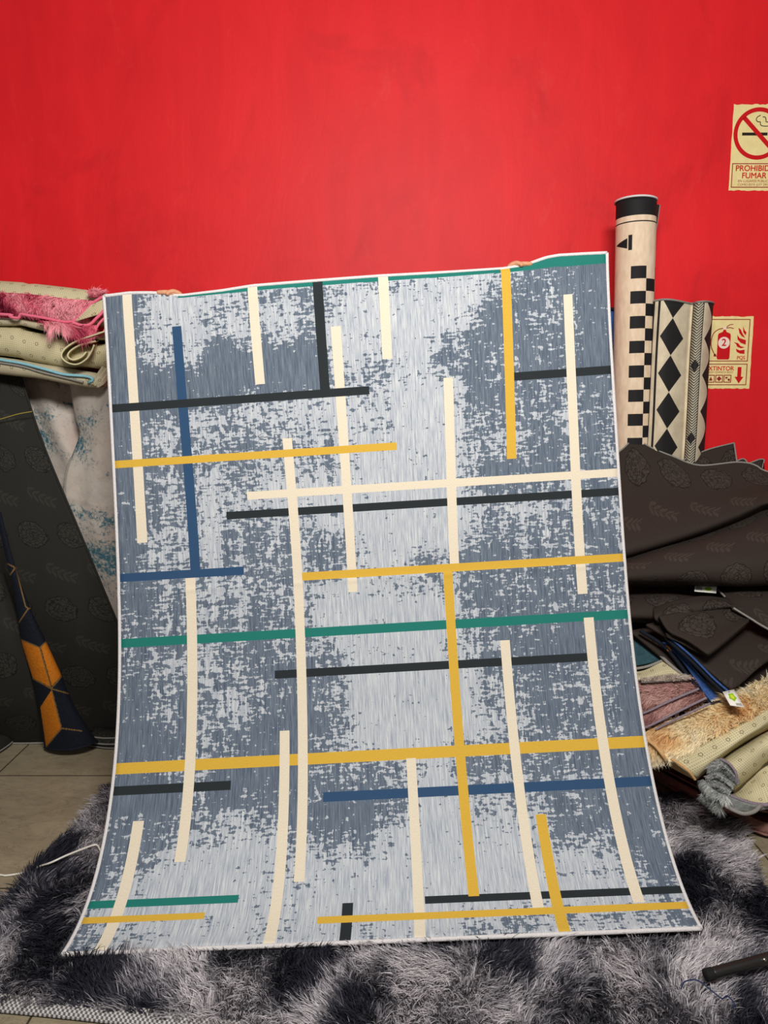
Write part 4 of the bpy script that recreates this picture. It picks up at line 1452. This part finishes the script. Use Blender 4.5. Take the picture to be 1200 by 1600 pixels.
tg = [K(1129, 1081, -.150), K(1147, 1077, -.150), K(1163, 1105, -.185), K(1141, 1102, -.18)]
c1 = tagcard('price_tag', tg, '')
tag(c1, 'white swing tag with green flower mark hanging from the dark folded corner', 'tag')
ring_ = [(0.52 + 0.26 * math.cos(a) * (1 + .14 * math.sin(5 * a)), 0.42 + 0.24 * math.sin(a) * (1 + .14 * math.sin(5 * a))) for a in np.linspace(0, 2 * math.pi, 40, endpoint=False)]
decal('green_flower', tg, ring_, 'green', c1)
decal('yellow_centre', tg, [(0.52 + 0.13 * math.cos(a), 0.42 + 0.13 * math.sin(a)) for a in np.linspace(0, 2 * math.pi, 20, endpoint=False)], 'limeyellow', c1, 0.0014)
for k in range(6):
    decal('code_line', tg, [(.50 + k * .07, .80), (.54 + k * .07, .80), (.54 + k * .07, .95), (.50 + k * .07, .95)], 'barcode', c1)
decal('eyelet', tg, [(0.5 + 0.06 * math.cos(a), 0.09 + 0.045 * math.sin(a)) for a in np.linspace(0, 2 * math.pi, 12, endpoint=False)], 'barcode', c1)
tg2 = [K(1086, 914, -.02), K(1120, 916, -.02), K(1119, 927, -.03), K(1085, 924, -.03)]
c2 = tagcard('woven_tag', tg2, '')
tag(c2, 'small white woven tag poking out below the thick flowered fold', 'tag')
decal('green_mark', tg2, [(0.62 + 0.16 * math.cos(a), 0.5 + 0.26 * math.sin(a)) for a in np.linspace(0, 2 * math.pi, 16, endpoint=False)], 'green', c2)
for k in range(4):
    decal('code_line', tg2, [(.08 + k * .07, .2), (.12 + k * .07, .2), (.12 + k * .07, .8), (.08 + k * .07, .8)], 'barcode', c2)

# lower heap: shaggy folded rugs
tv, tvG = sheet('teal_rug', [krow([(940, 975, .10), (985, 985, .06), (1000, 990, .05)]), krow([(945, 1010, .08), (1000, 1008, .05), (1018, 1010, .04)]), krow([(950, 1045, .06), (1004, 1038, .04), (1037, 1029, .02)])], ['tealvelvet'], 0.012, (24, 30))
tag(tv, 'teal velvet rug corner with light grey edge beside the printed rug', 'rug')
tube('binding', [K(1000, 988, .03), K(1018, 1008, .02), K(1037, 1029, .0), K(1056, 1046, -.02), K(1073, 1058, -.03)], 0.0055, 'greybind', tv)
tube('binding', [K(950, 1048, .04), K(1004, 1043, .03), K(1038, 1031, .01)], 0.005, 'greybind', tv)
yb, ybG = sheet('beige_rug', [krow([(945, 1052, .05), (1002, 1048, .03), (1040, 1032, .01), (1056, 1046, .0)]), krow([(945, 1062, .0), (1002, 1060, -.01), (1045, 1050, -.02), (1072, 1058, -.03)]), krow([(945, 1072, .0), (1002, 1068, .02), (1050, 1062, .0), (1078, 1064, -.01)])], ['back'], 0.008, (24, 30))
tag(yb, 'folded rug with yellowish dotted backing between the teal corner and the brown pink shag', 'rug')


def mauve_col(P, r):
    t = np.clip(fbm(P, 4.0, 61, 3) + r.normal(size=len(P)) * .12, 0, 1)
    return ramp(t, [(0, (128, 82, 80)), (0.5, (200, 150, 144)), (1, (240, 210, 200))])


def white_col(P, r):
    t = np.clip(r.random(len(P)), 0, 1)
    return ramp(t, [(0, (200, 182, 168)), (1, (242, 232, 220))])


def tan_col(P, r):
    t = np.clip((fbm(P, 3.4, 71, 3) - .5) * 1.3 + .55 + r.normal(size=len(P)) * .10, 0, 1)
    return ramp(t, [(0, (220, 160, 100)), (0.25, (248, 210, 152)), (0.5, (255, 236, 192)), (1, (255, 248, 228))])


def grey_col(P, r):
    t = np.clip(fbm(P, 6, 81, 2) + r.normal(size=len(P)) * .15, 0, 1)
    return ramp(t, [(0, (110, 114, 116)), (0.5, (170, 174, 172)), (1, (226, 228, 222))])


mv, mvG = sheet('mauve_shag_rug', [krow([(940, 1075, .06), (1003, 1062, .02), (1045, 1060, .0), (1082, 1062, -.03)]), krow([(945, 1098, .04), (1005, 1085, -.01), (1050, 1075, -.03), (1090, 1072, -.05)]), krow([(950, 1128, .02), (1007, 1111, -.02), (1050, 1094, -.04), (1092, 1078, -.06)])], ['shagbase_mauve'], 0.012, (24, 30))
tag(mv, 'brownish pink shaggy rug folded with lilac bindings, above the tan shag', 'rug')
fur('pile', mvG, 9000, 0.028, 0.0015, mauve_col, mv, comb=(-0.35, -0.2, -0.35), combn=0.4, clump=0.012, seed=62)
wh, whG = sheet('white_shag', [krow([(1000, 1060, -.02), (1040, 1056, -.04), (1074, 1056, -.06)]), krow([(1002, 1066, -.03), (1042, 1064, -.05), (1078, 1062, -.07)])], ['shagbase_grey'], 0.006, (8, 24), parent=mv)
wh['label'] = 'whitish shag strip'
fur('pile', whG, 1600, 0.016, 0.0014, white_col, mv, comb=(-0.3, -0.2, -0.3), combn=0.3, clump=0.01, seed=63)
tube('binding', [K(950, 1132, .0), K(1006, 1114, -.05), (K(1045, 1096, -.07)), K(1092, 1076, -.09)], 0.004, 'lilacbind', mv)
mv2, mv2G = sheet('lower_fold', [krow([(950, 1134, .02), (1007, 1116, -.03), (1050, 1098, -.05), (1098, 1080, -.07)]), krow([(955, 1152, .02), (1010, 1136, -.04), (1055, 1114, -.06), (1105, 1092, -.08)])], ['shagbase_mauve'], 0.012, (16, 30), parent=mv)
fur('pile', mv2G, 4500, 0.020, 0.0015, mauve_col, mv, comb=(-0.35, -0.2, -0.35), combn=0.4, clump=0.012, seed=64)
tube('binding', [K(955, 1156, .0), K(1010, 1136, -.07), K(1055, 1114, -.09), K(1104, 1090, -.11)], 0.004, 'lilacbind', mv)
tube('binding', [K(1024, 1140, -.08), K(1060, 1122, -.10), K(1110, 1099, -.12)], 0.0035, 'lilacbind', mv)

# tan shag rug folded over its dotted backing
tan, tanG = sheet('tan_shag_rug', [
    krow([(960, 1165, .04), (1012, 1142, -.03), (1060, 1122, -.05), (1112, 1100, -.06), (1160, 1080, -.05), (1205, 1056, -.02), (1320, 1010, .05)]),
    krow([(975, 1180, .02), (1024, 1160, -.07), (1070, 1142, -.09), (1122, 1120, -.10), (1168, 1098, -.09), (1210, 1078, -.06), (1320, 1040, .0)]),
    krow([(995, 1205, .0), (1048, 1186, -.09), (1090, 1166, -.11), (1134, 1142, -.12), (1174, 1122, -.11), (1212, 1104, -.08), (1320, 1065, -.02)])], ['shagbase_tan'], 0.012, (30, 60))
tag(tan, 'tan and cream shaggy rug folded over showing dotted beige backing', 'rug')
fur('pile', tanG, 26000, 0.025, 0.0017, tan_col, tan, comb=(-0.45, -0.1, -0.75), combn=0.4, clump=0.013, seed=72)
tb, tbG = sheet('dotted_backing', [
    krow([(1050, 1188, -.10), (1094, 1166, -.12), (1138, 1142, -.13), (1176, 1122, -.12), (1214, 1102, -.09), (1320, 1062, -.03)]),
    krow([(1068, 1202, -.12), (1108, 1182, -.14), (1150, 1156, -.15), (1186, 1136, -.14), (1216, 1118, -.11), (1320, 1080, -.05)]),
    krow([(1086, 1216, -.11), (1108, 1196, -.13), (1146, 1166, -.14), (1182, 1144, -.12), (1216, 1128, -.09), (1320, 1095, -.03)]),
    krow([(1088, 1219, -.05), (1112, 1199, -.06), (1148, 1171, -.06), (1184, 1149, -.05), (1216, 1133, -.03), (1320, 1100, .0)])], ['back'], 0.008, (24, 60), parent=tan)
tube('binding', [K(1049, 1186, -.125), K(1064, 1195, -.145), K(1076, 1205, -.15), K(1086, 1218, -.135)], 0.0045, 'tanbind', tan)
tube('binding', [K(1014, 1158, -.09), K(1024, 1166, -.10), K(1034, 1178, -.11), K(1040, 1188, -.10)], 0.0055, 'tanbind', tan)
tube('binding', [K(1090, 1214, -.05), K(1120, 1186, -.07), K(1158, 1160, -.07), K(1206, 1134, -.05)], 0.0045, 'tanbind', tan)
gb, gbG = sheet('end_layer', [krow([(1015, 1162, -.05), (1045, 1180, -.07), (1084, 1214, -.08)]), krow([(1020, 1180, -.03), (1050, 1200, -.05), (1084, 1218, -.06)])], ['shagbase_tan'], 0.008, (10, 20), parent=tan)

# rolled dotted rug with grey shag end
gr, grG = sheet('grey_shag_rug', [
    krow([(1100, 1216, .02), (1124, 1186, .0), (1160, 1162, .0), (1204, 1136, .02), (1320, 1080, .06)]),
    krow([(1112, 1214, -.10), (1132, 1192, -.13), (1168, 1168, -.13), (1206, 1146, -.11), (1320, 1095, -.04)]),
    krow([(1130, 1222, -.13), (1146, 1208, -.16), (1178, 1184, -.16), (1208, 1164, -.14), (1320, 1118, -.06)]),
    krow([(1146, 1236, -.10), (1156, 1226, -.12), (1184, 1202, -.12), (1210, 1183, -.10), (1320, 1135, -.03)]),
    krow([(1148, 1240, .0), (1160, 1230, .0), (1188, 1206, .0), (1212, 1188, .0), (1320, 1140, .03)])], ['back'], 0.010, (40, 50))
tag(gr, 'grey shaggy rug rolled with dotted backing outside, below the tan shag', 'rug')
sp = []
for a in np.linspace(0, 2 * math.pi * 1.7, 60):
    rr = 0.040 * (1 - a / (2 * math.pi * 2.6))
    c = K(1122, 1216, -.12)
    sp.append(c + np.array([math.cos(a) * rr * 0.75 + 0.01, -0.02 + math.cos(a) * rr * -0.3, math.sin(a) * rr]))
tube('rolled_end', sp, 0.011, 'shagbase_grey', gr, n=120)
bands = [([(1108, 1197), (1128, 1185), (1150, 1206)], [(1105, 1210), (1127, 1204), (1151, 1222)]),
         ([(1105, 1213), (1125, 1208), (1149, 1226)], [(1102, 1220), (1122, 1217), (1147, 1232)]),
         ([(1103, 1222), (1122, 1220), (1144, 1235)], [(1101, 1233), (1119, 1234), (1140, 1244)])]
for k, (ta, tb2) in enumerate(bands):
    mid_ = [((a[0] + b[0]) / 2 - 1, (a[1] + b[1]) / 2) for a, b in zip(ta, tb2)]
    lay, layG = sheet('rolled_layer', [[K(x, y, o_) for (x, y), o_ in zip(ta, (-.13, -.155, -.172))], [K(x, y, o_) for (x, y), o_ in zip(mid_, (-.15, -.182, -.196))],
                                       [K(x, y, o_) for (x, y), o_ in zip(tb2, (-.135, -.16, -.175))]], ['lipgrey'], 0.007, (14, 24), parent=gr, wave=.002, seed=20 + k)
    fur('pile', layG, 700, 0.010, 0.0013, grey_col, gr, comb=(-0.5, -0.2, -0.6), combn=0.3, clump=0.012, seed=82 + k)
frg, frG = sheet('fringe', [[K(1096, 1218, -.15), K(1112, 1232, -.19), K(1138, 1246, -.20)], [K(1100, 1226, -.15), K(1114, 1240, -.19), K(1140, 1252, -.20)]], ['shagbase_grey'], 0.005, (6, 20), parent=gr)
fur('pile', frG, 1500, 0.022, 0.0015, grey_col, gr, comb=(-0.4, -0.2, -1.0), combn=0.2, clump=0.010, seed=85)
tube('binding', [K(1126, 1186, -.17), K(1140, 1194, -.19), K(1150, 1208, -.20), K(1150, 1222, -.19)], 0.0042, 'lilacbind', gr)
# flat dotted rug below
gf, gfG = sheet('dotted_rug', [
    krow([(1118, 1246, .02), (1150, 1238, .0), (1172, 1218, .0), (1206, 1192, .0), (1320, 1140, .04)], -.10),
    krow([(1126, 1248, -.02), (1158, 1244, -.02), (1182, 1230, -.02), (1208, 1215, -.02), (1320, 1165, .02)], -.12),
    krow([(1134, 1240, -.04), (1164, 1252, -.05), (1190, 1257, -.05), (1212, 1252, -.05), (1320, 1205, .0)], -.13)], ['back'], 0.010, (30, 50))
tag(gf, 'flat rug with dotted beige backing and grey looped edge, lowest of the pale rugs', 'rug')
edge_tube('binding', gfG, 'bottom', 0.0055, 'lilacbind', gf)
gl, glG = sheet('grey_lip', [krow([(1128, 1242, -.19), (1150, 1250, -.2), (1180, 1260, -.19), (1215, 1256, -.17)]), krow([(1132, 1256, -.18), (1152, 1266, -.19), (1176, 1268, -.18), (1215, 1262, -.16)])], ['shagbase_grey'], 0.010, (10, 30), parent=gf)
tube('binding', [K(1122, 1246, -.19), K(1136, 1260, -.20), K(1160, 1271, -.21), K(1178, 1268, -.20), K(1188, 1259, -.19)], 0.006, 'greybind', gf)
lf, lfG = sheet('lip_pile', [krow([(1096, 1238, -.15), (1126, 1250, -.18)]), krow([(1104, 1246, -.14), (1130, 1262, -.17)])], ['shagbase_grey'], 0.006, (8, 16), parent=gf)
fur('pile', lfG, 1300, 0.026, 0.0014, grey_col, gf, comb=(-0.3, -0.2, -0.7), combn=0.3, clump=0.012, seed=83)

# maroon rugs at the base
BK = np.array([0.35, 1.0, 0.0])


def base(stn):
    return [(np.array([x, y, z1]), np.array([x, y, z0])) for x, y, z0, z1 in stn]


def low_edge(pts, z0, z1):
    out = []
    for px, py in pts:
        p = atz(px, py, z0)
        out.append((np.array([p[0], p[1], z1]), np.array([p[0], p[1], z0])))
    return out


b0, b0n = slab('maroon_rug', low_edge([(985, 1196), (1020, 1216), (1060, 1240), (1110, 1266), (1160, 1290), (1194, 1306), (1230, 1306), (1400, 1290)], .016, .052), BK, 0.62, ['maroon', 'mauve'])
tube('binding', b0n[:, 8] + np.array([-.002, -.003, 0]), 0.004, 'mauve', b0)
tag(b0, 'dark rug with mauve edge lying on the floor at the bottom of the heap', 'rug')
b1, b1n = slab('maroon_rug', low_edge([(985, 1178), (1020, 1198), (1060, 1220), (1110, 1246), (1160, 1266), (1205, 1276), (1240, 1274), (1400, 1262)], .056, .12), BK, 0.58, ['maroon', 'maroon'])
tube('binding', b1n[:, 7] + np.array([-.002, -.003, 0]), 0.0035, 'mauve', b1)
tag(b1, 'maroon velvet rug folded under the pale shaggy rugs', 'rug')
b2, b2n = slab('brown_rug', base([(0.86, 2.54, .125, .21), (1.00, 2.48, .125, .22), (1.16, 2.42, .13, .22), (1.30, 2.38, .135, .22), (1.60, 2.36, .135, .22), (1.95, 2.36, .135, .22)]), BK, 0.48, ['jacq', 'jacq'])
tag(b2, 'dark brown folded carpet carrying the tan shag, left end in shadow', 'carpet')
b3, b3n = slab('brown_rug', base([(0.92, 2.66, .225, .42), (1.10, 2.62, .225, .42), (1.30, 2.58, .225, .43), (1.60, 2.56, .225, .43), (1.95, 2.56, .225, .43)]), BK, 0.28, ['jacq', 'jacq'])
tag(b3, 'folded dark carpet inside the heap supporting the blue edged carpet', 'carpet')
b4, b4n = slab('brown_rug', base([(0.96, 2.78, .43, .76), (1.12, 2.76, .43, .76), (1.30, 2.74, .435, .76), (1.60, 2.72, .435, .76), (1.95, 2.72, .435, .76)]), (0.1, 1, 0), 0.14, ['jacq', 'jacq'])
tag(b4, 'folded dark carpet inside the heap supporting the thick flowered fold', 'carpet')

# ------------------------------------------------------------------ signs on the wall
MPX = 0.002765


class Sign:
    """flat sign on the wall, laid out in its own units (1 unit = MPX metres, y down)"""

    def __init__(s, name, cx, cy, label):
        s.c = at(cx, cy, WALL_Y)
        s.root = empty(name, label, 'sign')
        s.root.location = (s.c[0], WALL_Y, s.c[2])

    def w(s, x, y, lift):
        return np.array([x * MPX, -0.0008 - lift, -y * MPX])

    def poly(s, name, pts, mat, lift=0.0003, depth=0.0003):
        V = [s.w(x, y, lift) for x, y in pts] + [s.w(x, y, lift - depth) for x, y in pts]
        bm = bmesh.new()
        vs = [bm.verts.new(v) for v in V]
        n = len(pts)
        bm.faces.new(vs[:n]); bm.faces.new(vs[n:][::-1])
        for i in range(n):
            bm.faces.new((vs[(i + 1) % n], vs[i], vs[n + i], vs[n + (i + 1) % n]))
        bmesh.ops.recalc_face_normals(bm, faces=bm.faces)
        me = bpy.data.meshes.new(name); bm.to_mesh(me); bm.free()
        return link(name, me, mat, s.root)

    def band(s, name, inner, outer, mat, lift=0.0003, depth=0.0003, closed=True):
        """strip between two outlines of equal length"""
        n = len(inner)
        V = [s.w(*p, lift) for p in inner] + [s.w(*p, lift) for p in outer] + [s.w(*p, lift - depth) for p in inner] + [s.w(*p, lift - depth) for p in outer]
        q = []
        for i in range(n if closed else n - 1):
            j = (i + 1) % n
            q += [(i, j, n + j, n + i), (2 * n + i, 3 * n + i, 3 * n + j, 2 * n + j), (i, 2 * n + i, 2 * n + j, j), (n + i, n + j, 3 * n + j, 3 * n + i)]
        me = mesh_np(name, V, q, smooth=False)
        bm = bmesh.new(); bm.from_mesh(me)
        bmesh.ops.recalc_face_normals(bm, faces=bm.faces)
        bm.to_mesh(me); bm.free()
        return link(name, me, mat, s.root)

    def frame(s, name, x0, y0, x1, y1, t, mat):
        return s.band(name, [(x0 + t, y0 + t), (x1 - t, y0 + t), (x1 - t, y1 - t), (x0 + t, y1 - t)], [(x0, y0), (x1, y0), (x1, y1), (x0, y1)], mat)

    def stroke(s, name, pts, t, mat, lift=0.0003):
        P = cr([np.array([a, b, 0.0]) for a, b in pts], max(24, len(pts) * 6))[:, :2]
        T = np.gradient(P, axis=0)
        T /= np.linalg.norm(T, axis=1, keepdims=True)
        N = np.stack([-T[:, 1], T[:, 0]], -1) * t / 2
        return s.band(name, [tuple(p) for p in P - N], [tuple(p) for p in P + N], mat, lift, closed=False)

    def text(s, name, body, x, y, size, mat, lift=0.0003, bold=0.03, sx=1.0):
        cu = bpy.data.curves.new(name, 'FONT')
        cu.body = body
        cu.align_x = 'CENTER'; cu.align_y = 'CENTER'
        cu.size = size * MPX * 1.38
        cu.extrude = 0.00012
        o = bpy.data.objects.new(name, cu)
        COL.objects.link(o)
        bpy.context.view_layer.update()
        me = bpy.data.meshes.new_from_object(o.evaluated_get(bpy.context.evaluated_depsgraph_get()))
        bpy.data.objects.remove(o)
        p = s.w(x, y, lift)
        t = bold * size * MPX
        bm = bmesh.new()
        for q, (ox, oy) in enumerate(((0, 0), (t, 0), (-t, 0), (0, t), (0, -t)) if t else ((0, 0),)):
            k = len(bm.verts)
            bm.from_mesh(me)
            bm.verts.ensure_lookup_table()
            for v in bm.verts[k:]:
                a, b, c = v.co
                v.co = (p[0] + a * sx + ox, p[1] - c - q * 0.00001, p[2] + b + oy)
        bmesh.ops.recalc_face_normals(bm, faces=bm.faces)
        bm.to_mesh(me); bm.free()
        me.materials.clear()
        return link(name, me, mat, s.root)


def torn(x0, y0, x1, y1, amp, seed):
    r = random.Random(seed)
    pts = []
    for k in range(20): pts.append((x0 + (x1 - x0) * k / 20, y0 + r.uniform(-amp, amp)))
    for k in range(20): pts.append((x1 + r.uniform(-amp, amp) * .4, y0 + (y1 - y0) * k / 20))
    for k in range(20): pts.append((x1 + (x0 - x1) * k / 20, y1 + r.uniform(-amp, amp)))
    for k in range(20): pts.append((x0 + r.uniform(-amp, amp) * .4, y1 + (y0 - y1) * k / 20))
    return pts


ns = Sign('no_smoking_sign', 1183, 231, 'cream no smoking sign PROHIBIDO FUMAR high on the red wall')
ns.poly('board', torn(-39, -61, 39, 61, 0.8, 1), 'signcream', 0.0, 0.0008)
circ = lambda r, n=72: [(r * math.cos(a), -20 + r * math.sin(a)) for a in np.linspace(0, 2 * math.pi, n, endpoint=False)]
ns.band('prohibition_ring', circ(31), circ(37), 'signred', 0.0009)
ns.poly('slash', [(-24.5, -40), (-20, -44.5), (24.5, 0), (20, 4.5)], 'signred', 0.0009)
ns.poly('cigarette', [(-24, -21.5), (14, -21.5), (14, -17.3), (-24, -17.3)], 'signblack', 0.0005)
ns.stroke('smoke_line', [(2, -46), (-3, -43), (-4, -39), (-1, -36.5), (2, -36.5), (2.5, -33), (5, -31), (12, -30.5), (20, -31), (24, -28), (24, -22)], 1.2, 'signblack')
ns.stroke('smoke_line', [(5, -43.5), (9, -43), (10.5, -39), (11, -36.5), (18, -36.5), (24, -36), (28, -32), (28.5, -22)], 1.2, 'signblack')
ns.frame('text_border', -36, 22, 36, 57, 1.3, 'signdark')
ns.text('lettering', 'PROHIBIDO', 0, 29.5, 8.4, 'signred', bold=.028)
ns.text('lettering', 'FUMAR', -2, 40, 8.4, 'signred', bold=.028)
ns.text('lettering', 'EN LUGARES PÚBLICOS', 0, 47.6, 3.6, 'signdark', bold=.0)
ns.text('lettering', 'COMO ESTE (LEY 29517)', 0, 52.8, 3.5, 'signdark', bold=.0)

ex = Sign('extinguisher_sign', 1138, 551, 'cream fire extinguisher sign EXTINTOR partly behind the diamond roll')
ex.poly('board', torn(-39, -55, 36, 55, 0.8, 2), 'signcream', 0.0, 0.0008)
ex.frame('picture_border', -35, -51, 31, 13.5, 1.3, 'signdark')
ex.frame('text_border', -35, 17, 31, 50, 1.3, 'signdark')
B = [(-18, -26), (-17, -29), (-11, -31.5), (-9.5, -35), (-6.5, -35), (-5, -31.5), (1, -29), (2, -26), (2, 8), (0.5, 10.5), (-16.5, 10.5), (-18, 8)]
ex.poly('extinguisher_body', B, 'signred', 0.0006)
ex.poly('valve', [(-10.5, -39), (-5.5, -39), (-5.5, -35), (-10.5, -35)], 'signwhite', 0.0006)
ex.stroke('lever', [(-6, -38), (-1, -42), (5, -43)], 1.2, 'signdark')
ex.stroke('lever', [(-6, -37), (0, -38), (6, -36.5)], 1.3, 'signdark')
ex.stroke('hose', [(-10, -37), (-18, -35), (-25, -29), (-28, -18), (-27, -8), (-23, 0), (-21, 4)], 1.4, 'signdark')
ex.poly('nozzle', [(-22.5, 2), (-19.5, 2), (-18, 6), (-23, 6)], 'signdark')
ex.poly('number_disc', [(-8 + 9 * math.cos(a), -15 + 9 * math.sin(a)) for a in np.linspace(0, 2 * math.pi, 40, endpoint=False)], 'signwhite', 0.0009)
ex.text('number', '2', -8, -15, 11, 'signred', 0.0012, bold=.028)
fl_ = [[(13, -38), (17, -35), (20, -29), (25, -22), (19, -25), (15, -30)], [(20, -40), (23, -34), (26, -31), (25, -26), (21, -31)], [(12, -27), (16, -22), (26, -19), (26, -12), (18, -15), (13, -20)],
       [(7, -16), (14, -14.5), (18, -10), (25, -8), (19, -6.5), (13, -9), (11, -13)], [(11, -6), (17, -3.5), (25, -4.5), (25, 2), (18, 1.5), (13, -1)]]
for f in fl_:
    ex.poly('flame', f, 'signred')
ex.text('lettering', 'PQS', 20, 8, 5.2, 'signred', bold=.03)
ex.text('lettering', 'EXTINTOR', -12, 24.5, 6.6, 'signred', bold=.03)
ex.text('lettering', 'POLVO QUÍMICO SECO', -12, 30.2, 2.9, 'signdark', bold=.0)
for k in range(3):
    x0 = -31 + k * 13
    ex.frame('class_box', x0, 34, x0 + 12, 46, 1.3, 'signdark')
ex.poly('class_mark', [(-28, 43), (-25, 37), (-22, 43)], 'signdark')
ex.poly('class_mark', [(-12, 36), (-8, 40), (-12, 44), (-16, 40)], 'signdark')
ex.poly('class_mark', [(-3, 37), (2, 37.5), (-1, 41)], 'signdark'); ex.poly('class_mark', [(1, 40), (5, 40), (5, 44), (2, 43)], 'signdark')
ex.poly('down_arrow', [(16, 22), (22, 22), (22, 37), (26, 37), (19, 47.5), (12, 37), (16, 37)], 'signred')

# ------------------------------------------------------------------ cable and stand leg
cab = [atz(-60, 1362, .004), atz(0, 1367, .004), atz(9, 1368, .004), atz(30, 1365, .004), atz(50, 1360, .006), atz(61, 1354, .02), atz(79, 1348, .045), atz(103, 1337, .052), atz(128, 1327, .052), atz(150, 1320, .05), atz(158, 1330, .046), atz(175, 1345, .04)]
cb_ = tube('cable', cab, 0.0030, 'cable', None, n=90)
tag(cb_, 'thin shiny white cable running from the tiles across the shaggy rug', 'cable')
sl = empty('stand_leg', 'black metal stand leg lying over the shaggy rug near its front corner', 'stand leg')
p_a, p_b = atz(1106, 1523, .060), atz(1300, 1470, .095)
tube('leg_tube', [p_a, p_a * .5 + p_b * .5, p_b], 0.0128, 'blackmetal', sl, n=20, sides=20)
dirv = (p_b - p_a) / np.linalg.norm(p_b - p_a)
tube('rubber_tip', [p_a - dirv * .006, p_a + dirv * .012], 0.0138, 'rubber', sl, n=6, sides=20)
rv = p_a + (p_b - p_a) * ((1190 - 1106) / 194.0) + np.array([-.002, -.010, .0085])
tube('rivet', [rv, rv + np.array([0, -.003, .0022])], 0.004, 'steel', sl, n=4, sides=14)['label'] = 'steel rivet'
cd = tube('cord', [atz(1064, 1545, .05), atz(1070, 1534, .056), atz(1086, 1531, .056), atz(1100, 1538, .056), atz(1112, 1548, .05), atz(1128, 1560, .045), atz(1136, 1556, .055), atz(1146, 1566, .055), atz(1146, 1576, .045)], 0.0016, 'bluecord', None, n=80)
tag(cd, 'thin navy cord half sunk in the shaggy pile by the stand leg', 'cord')
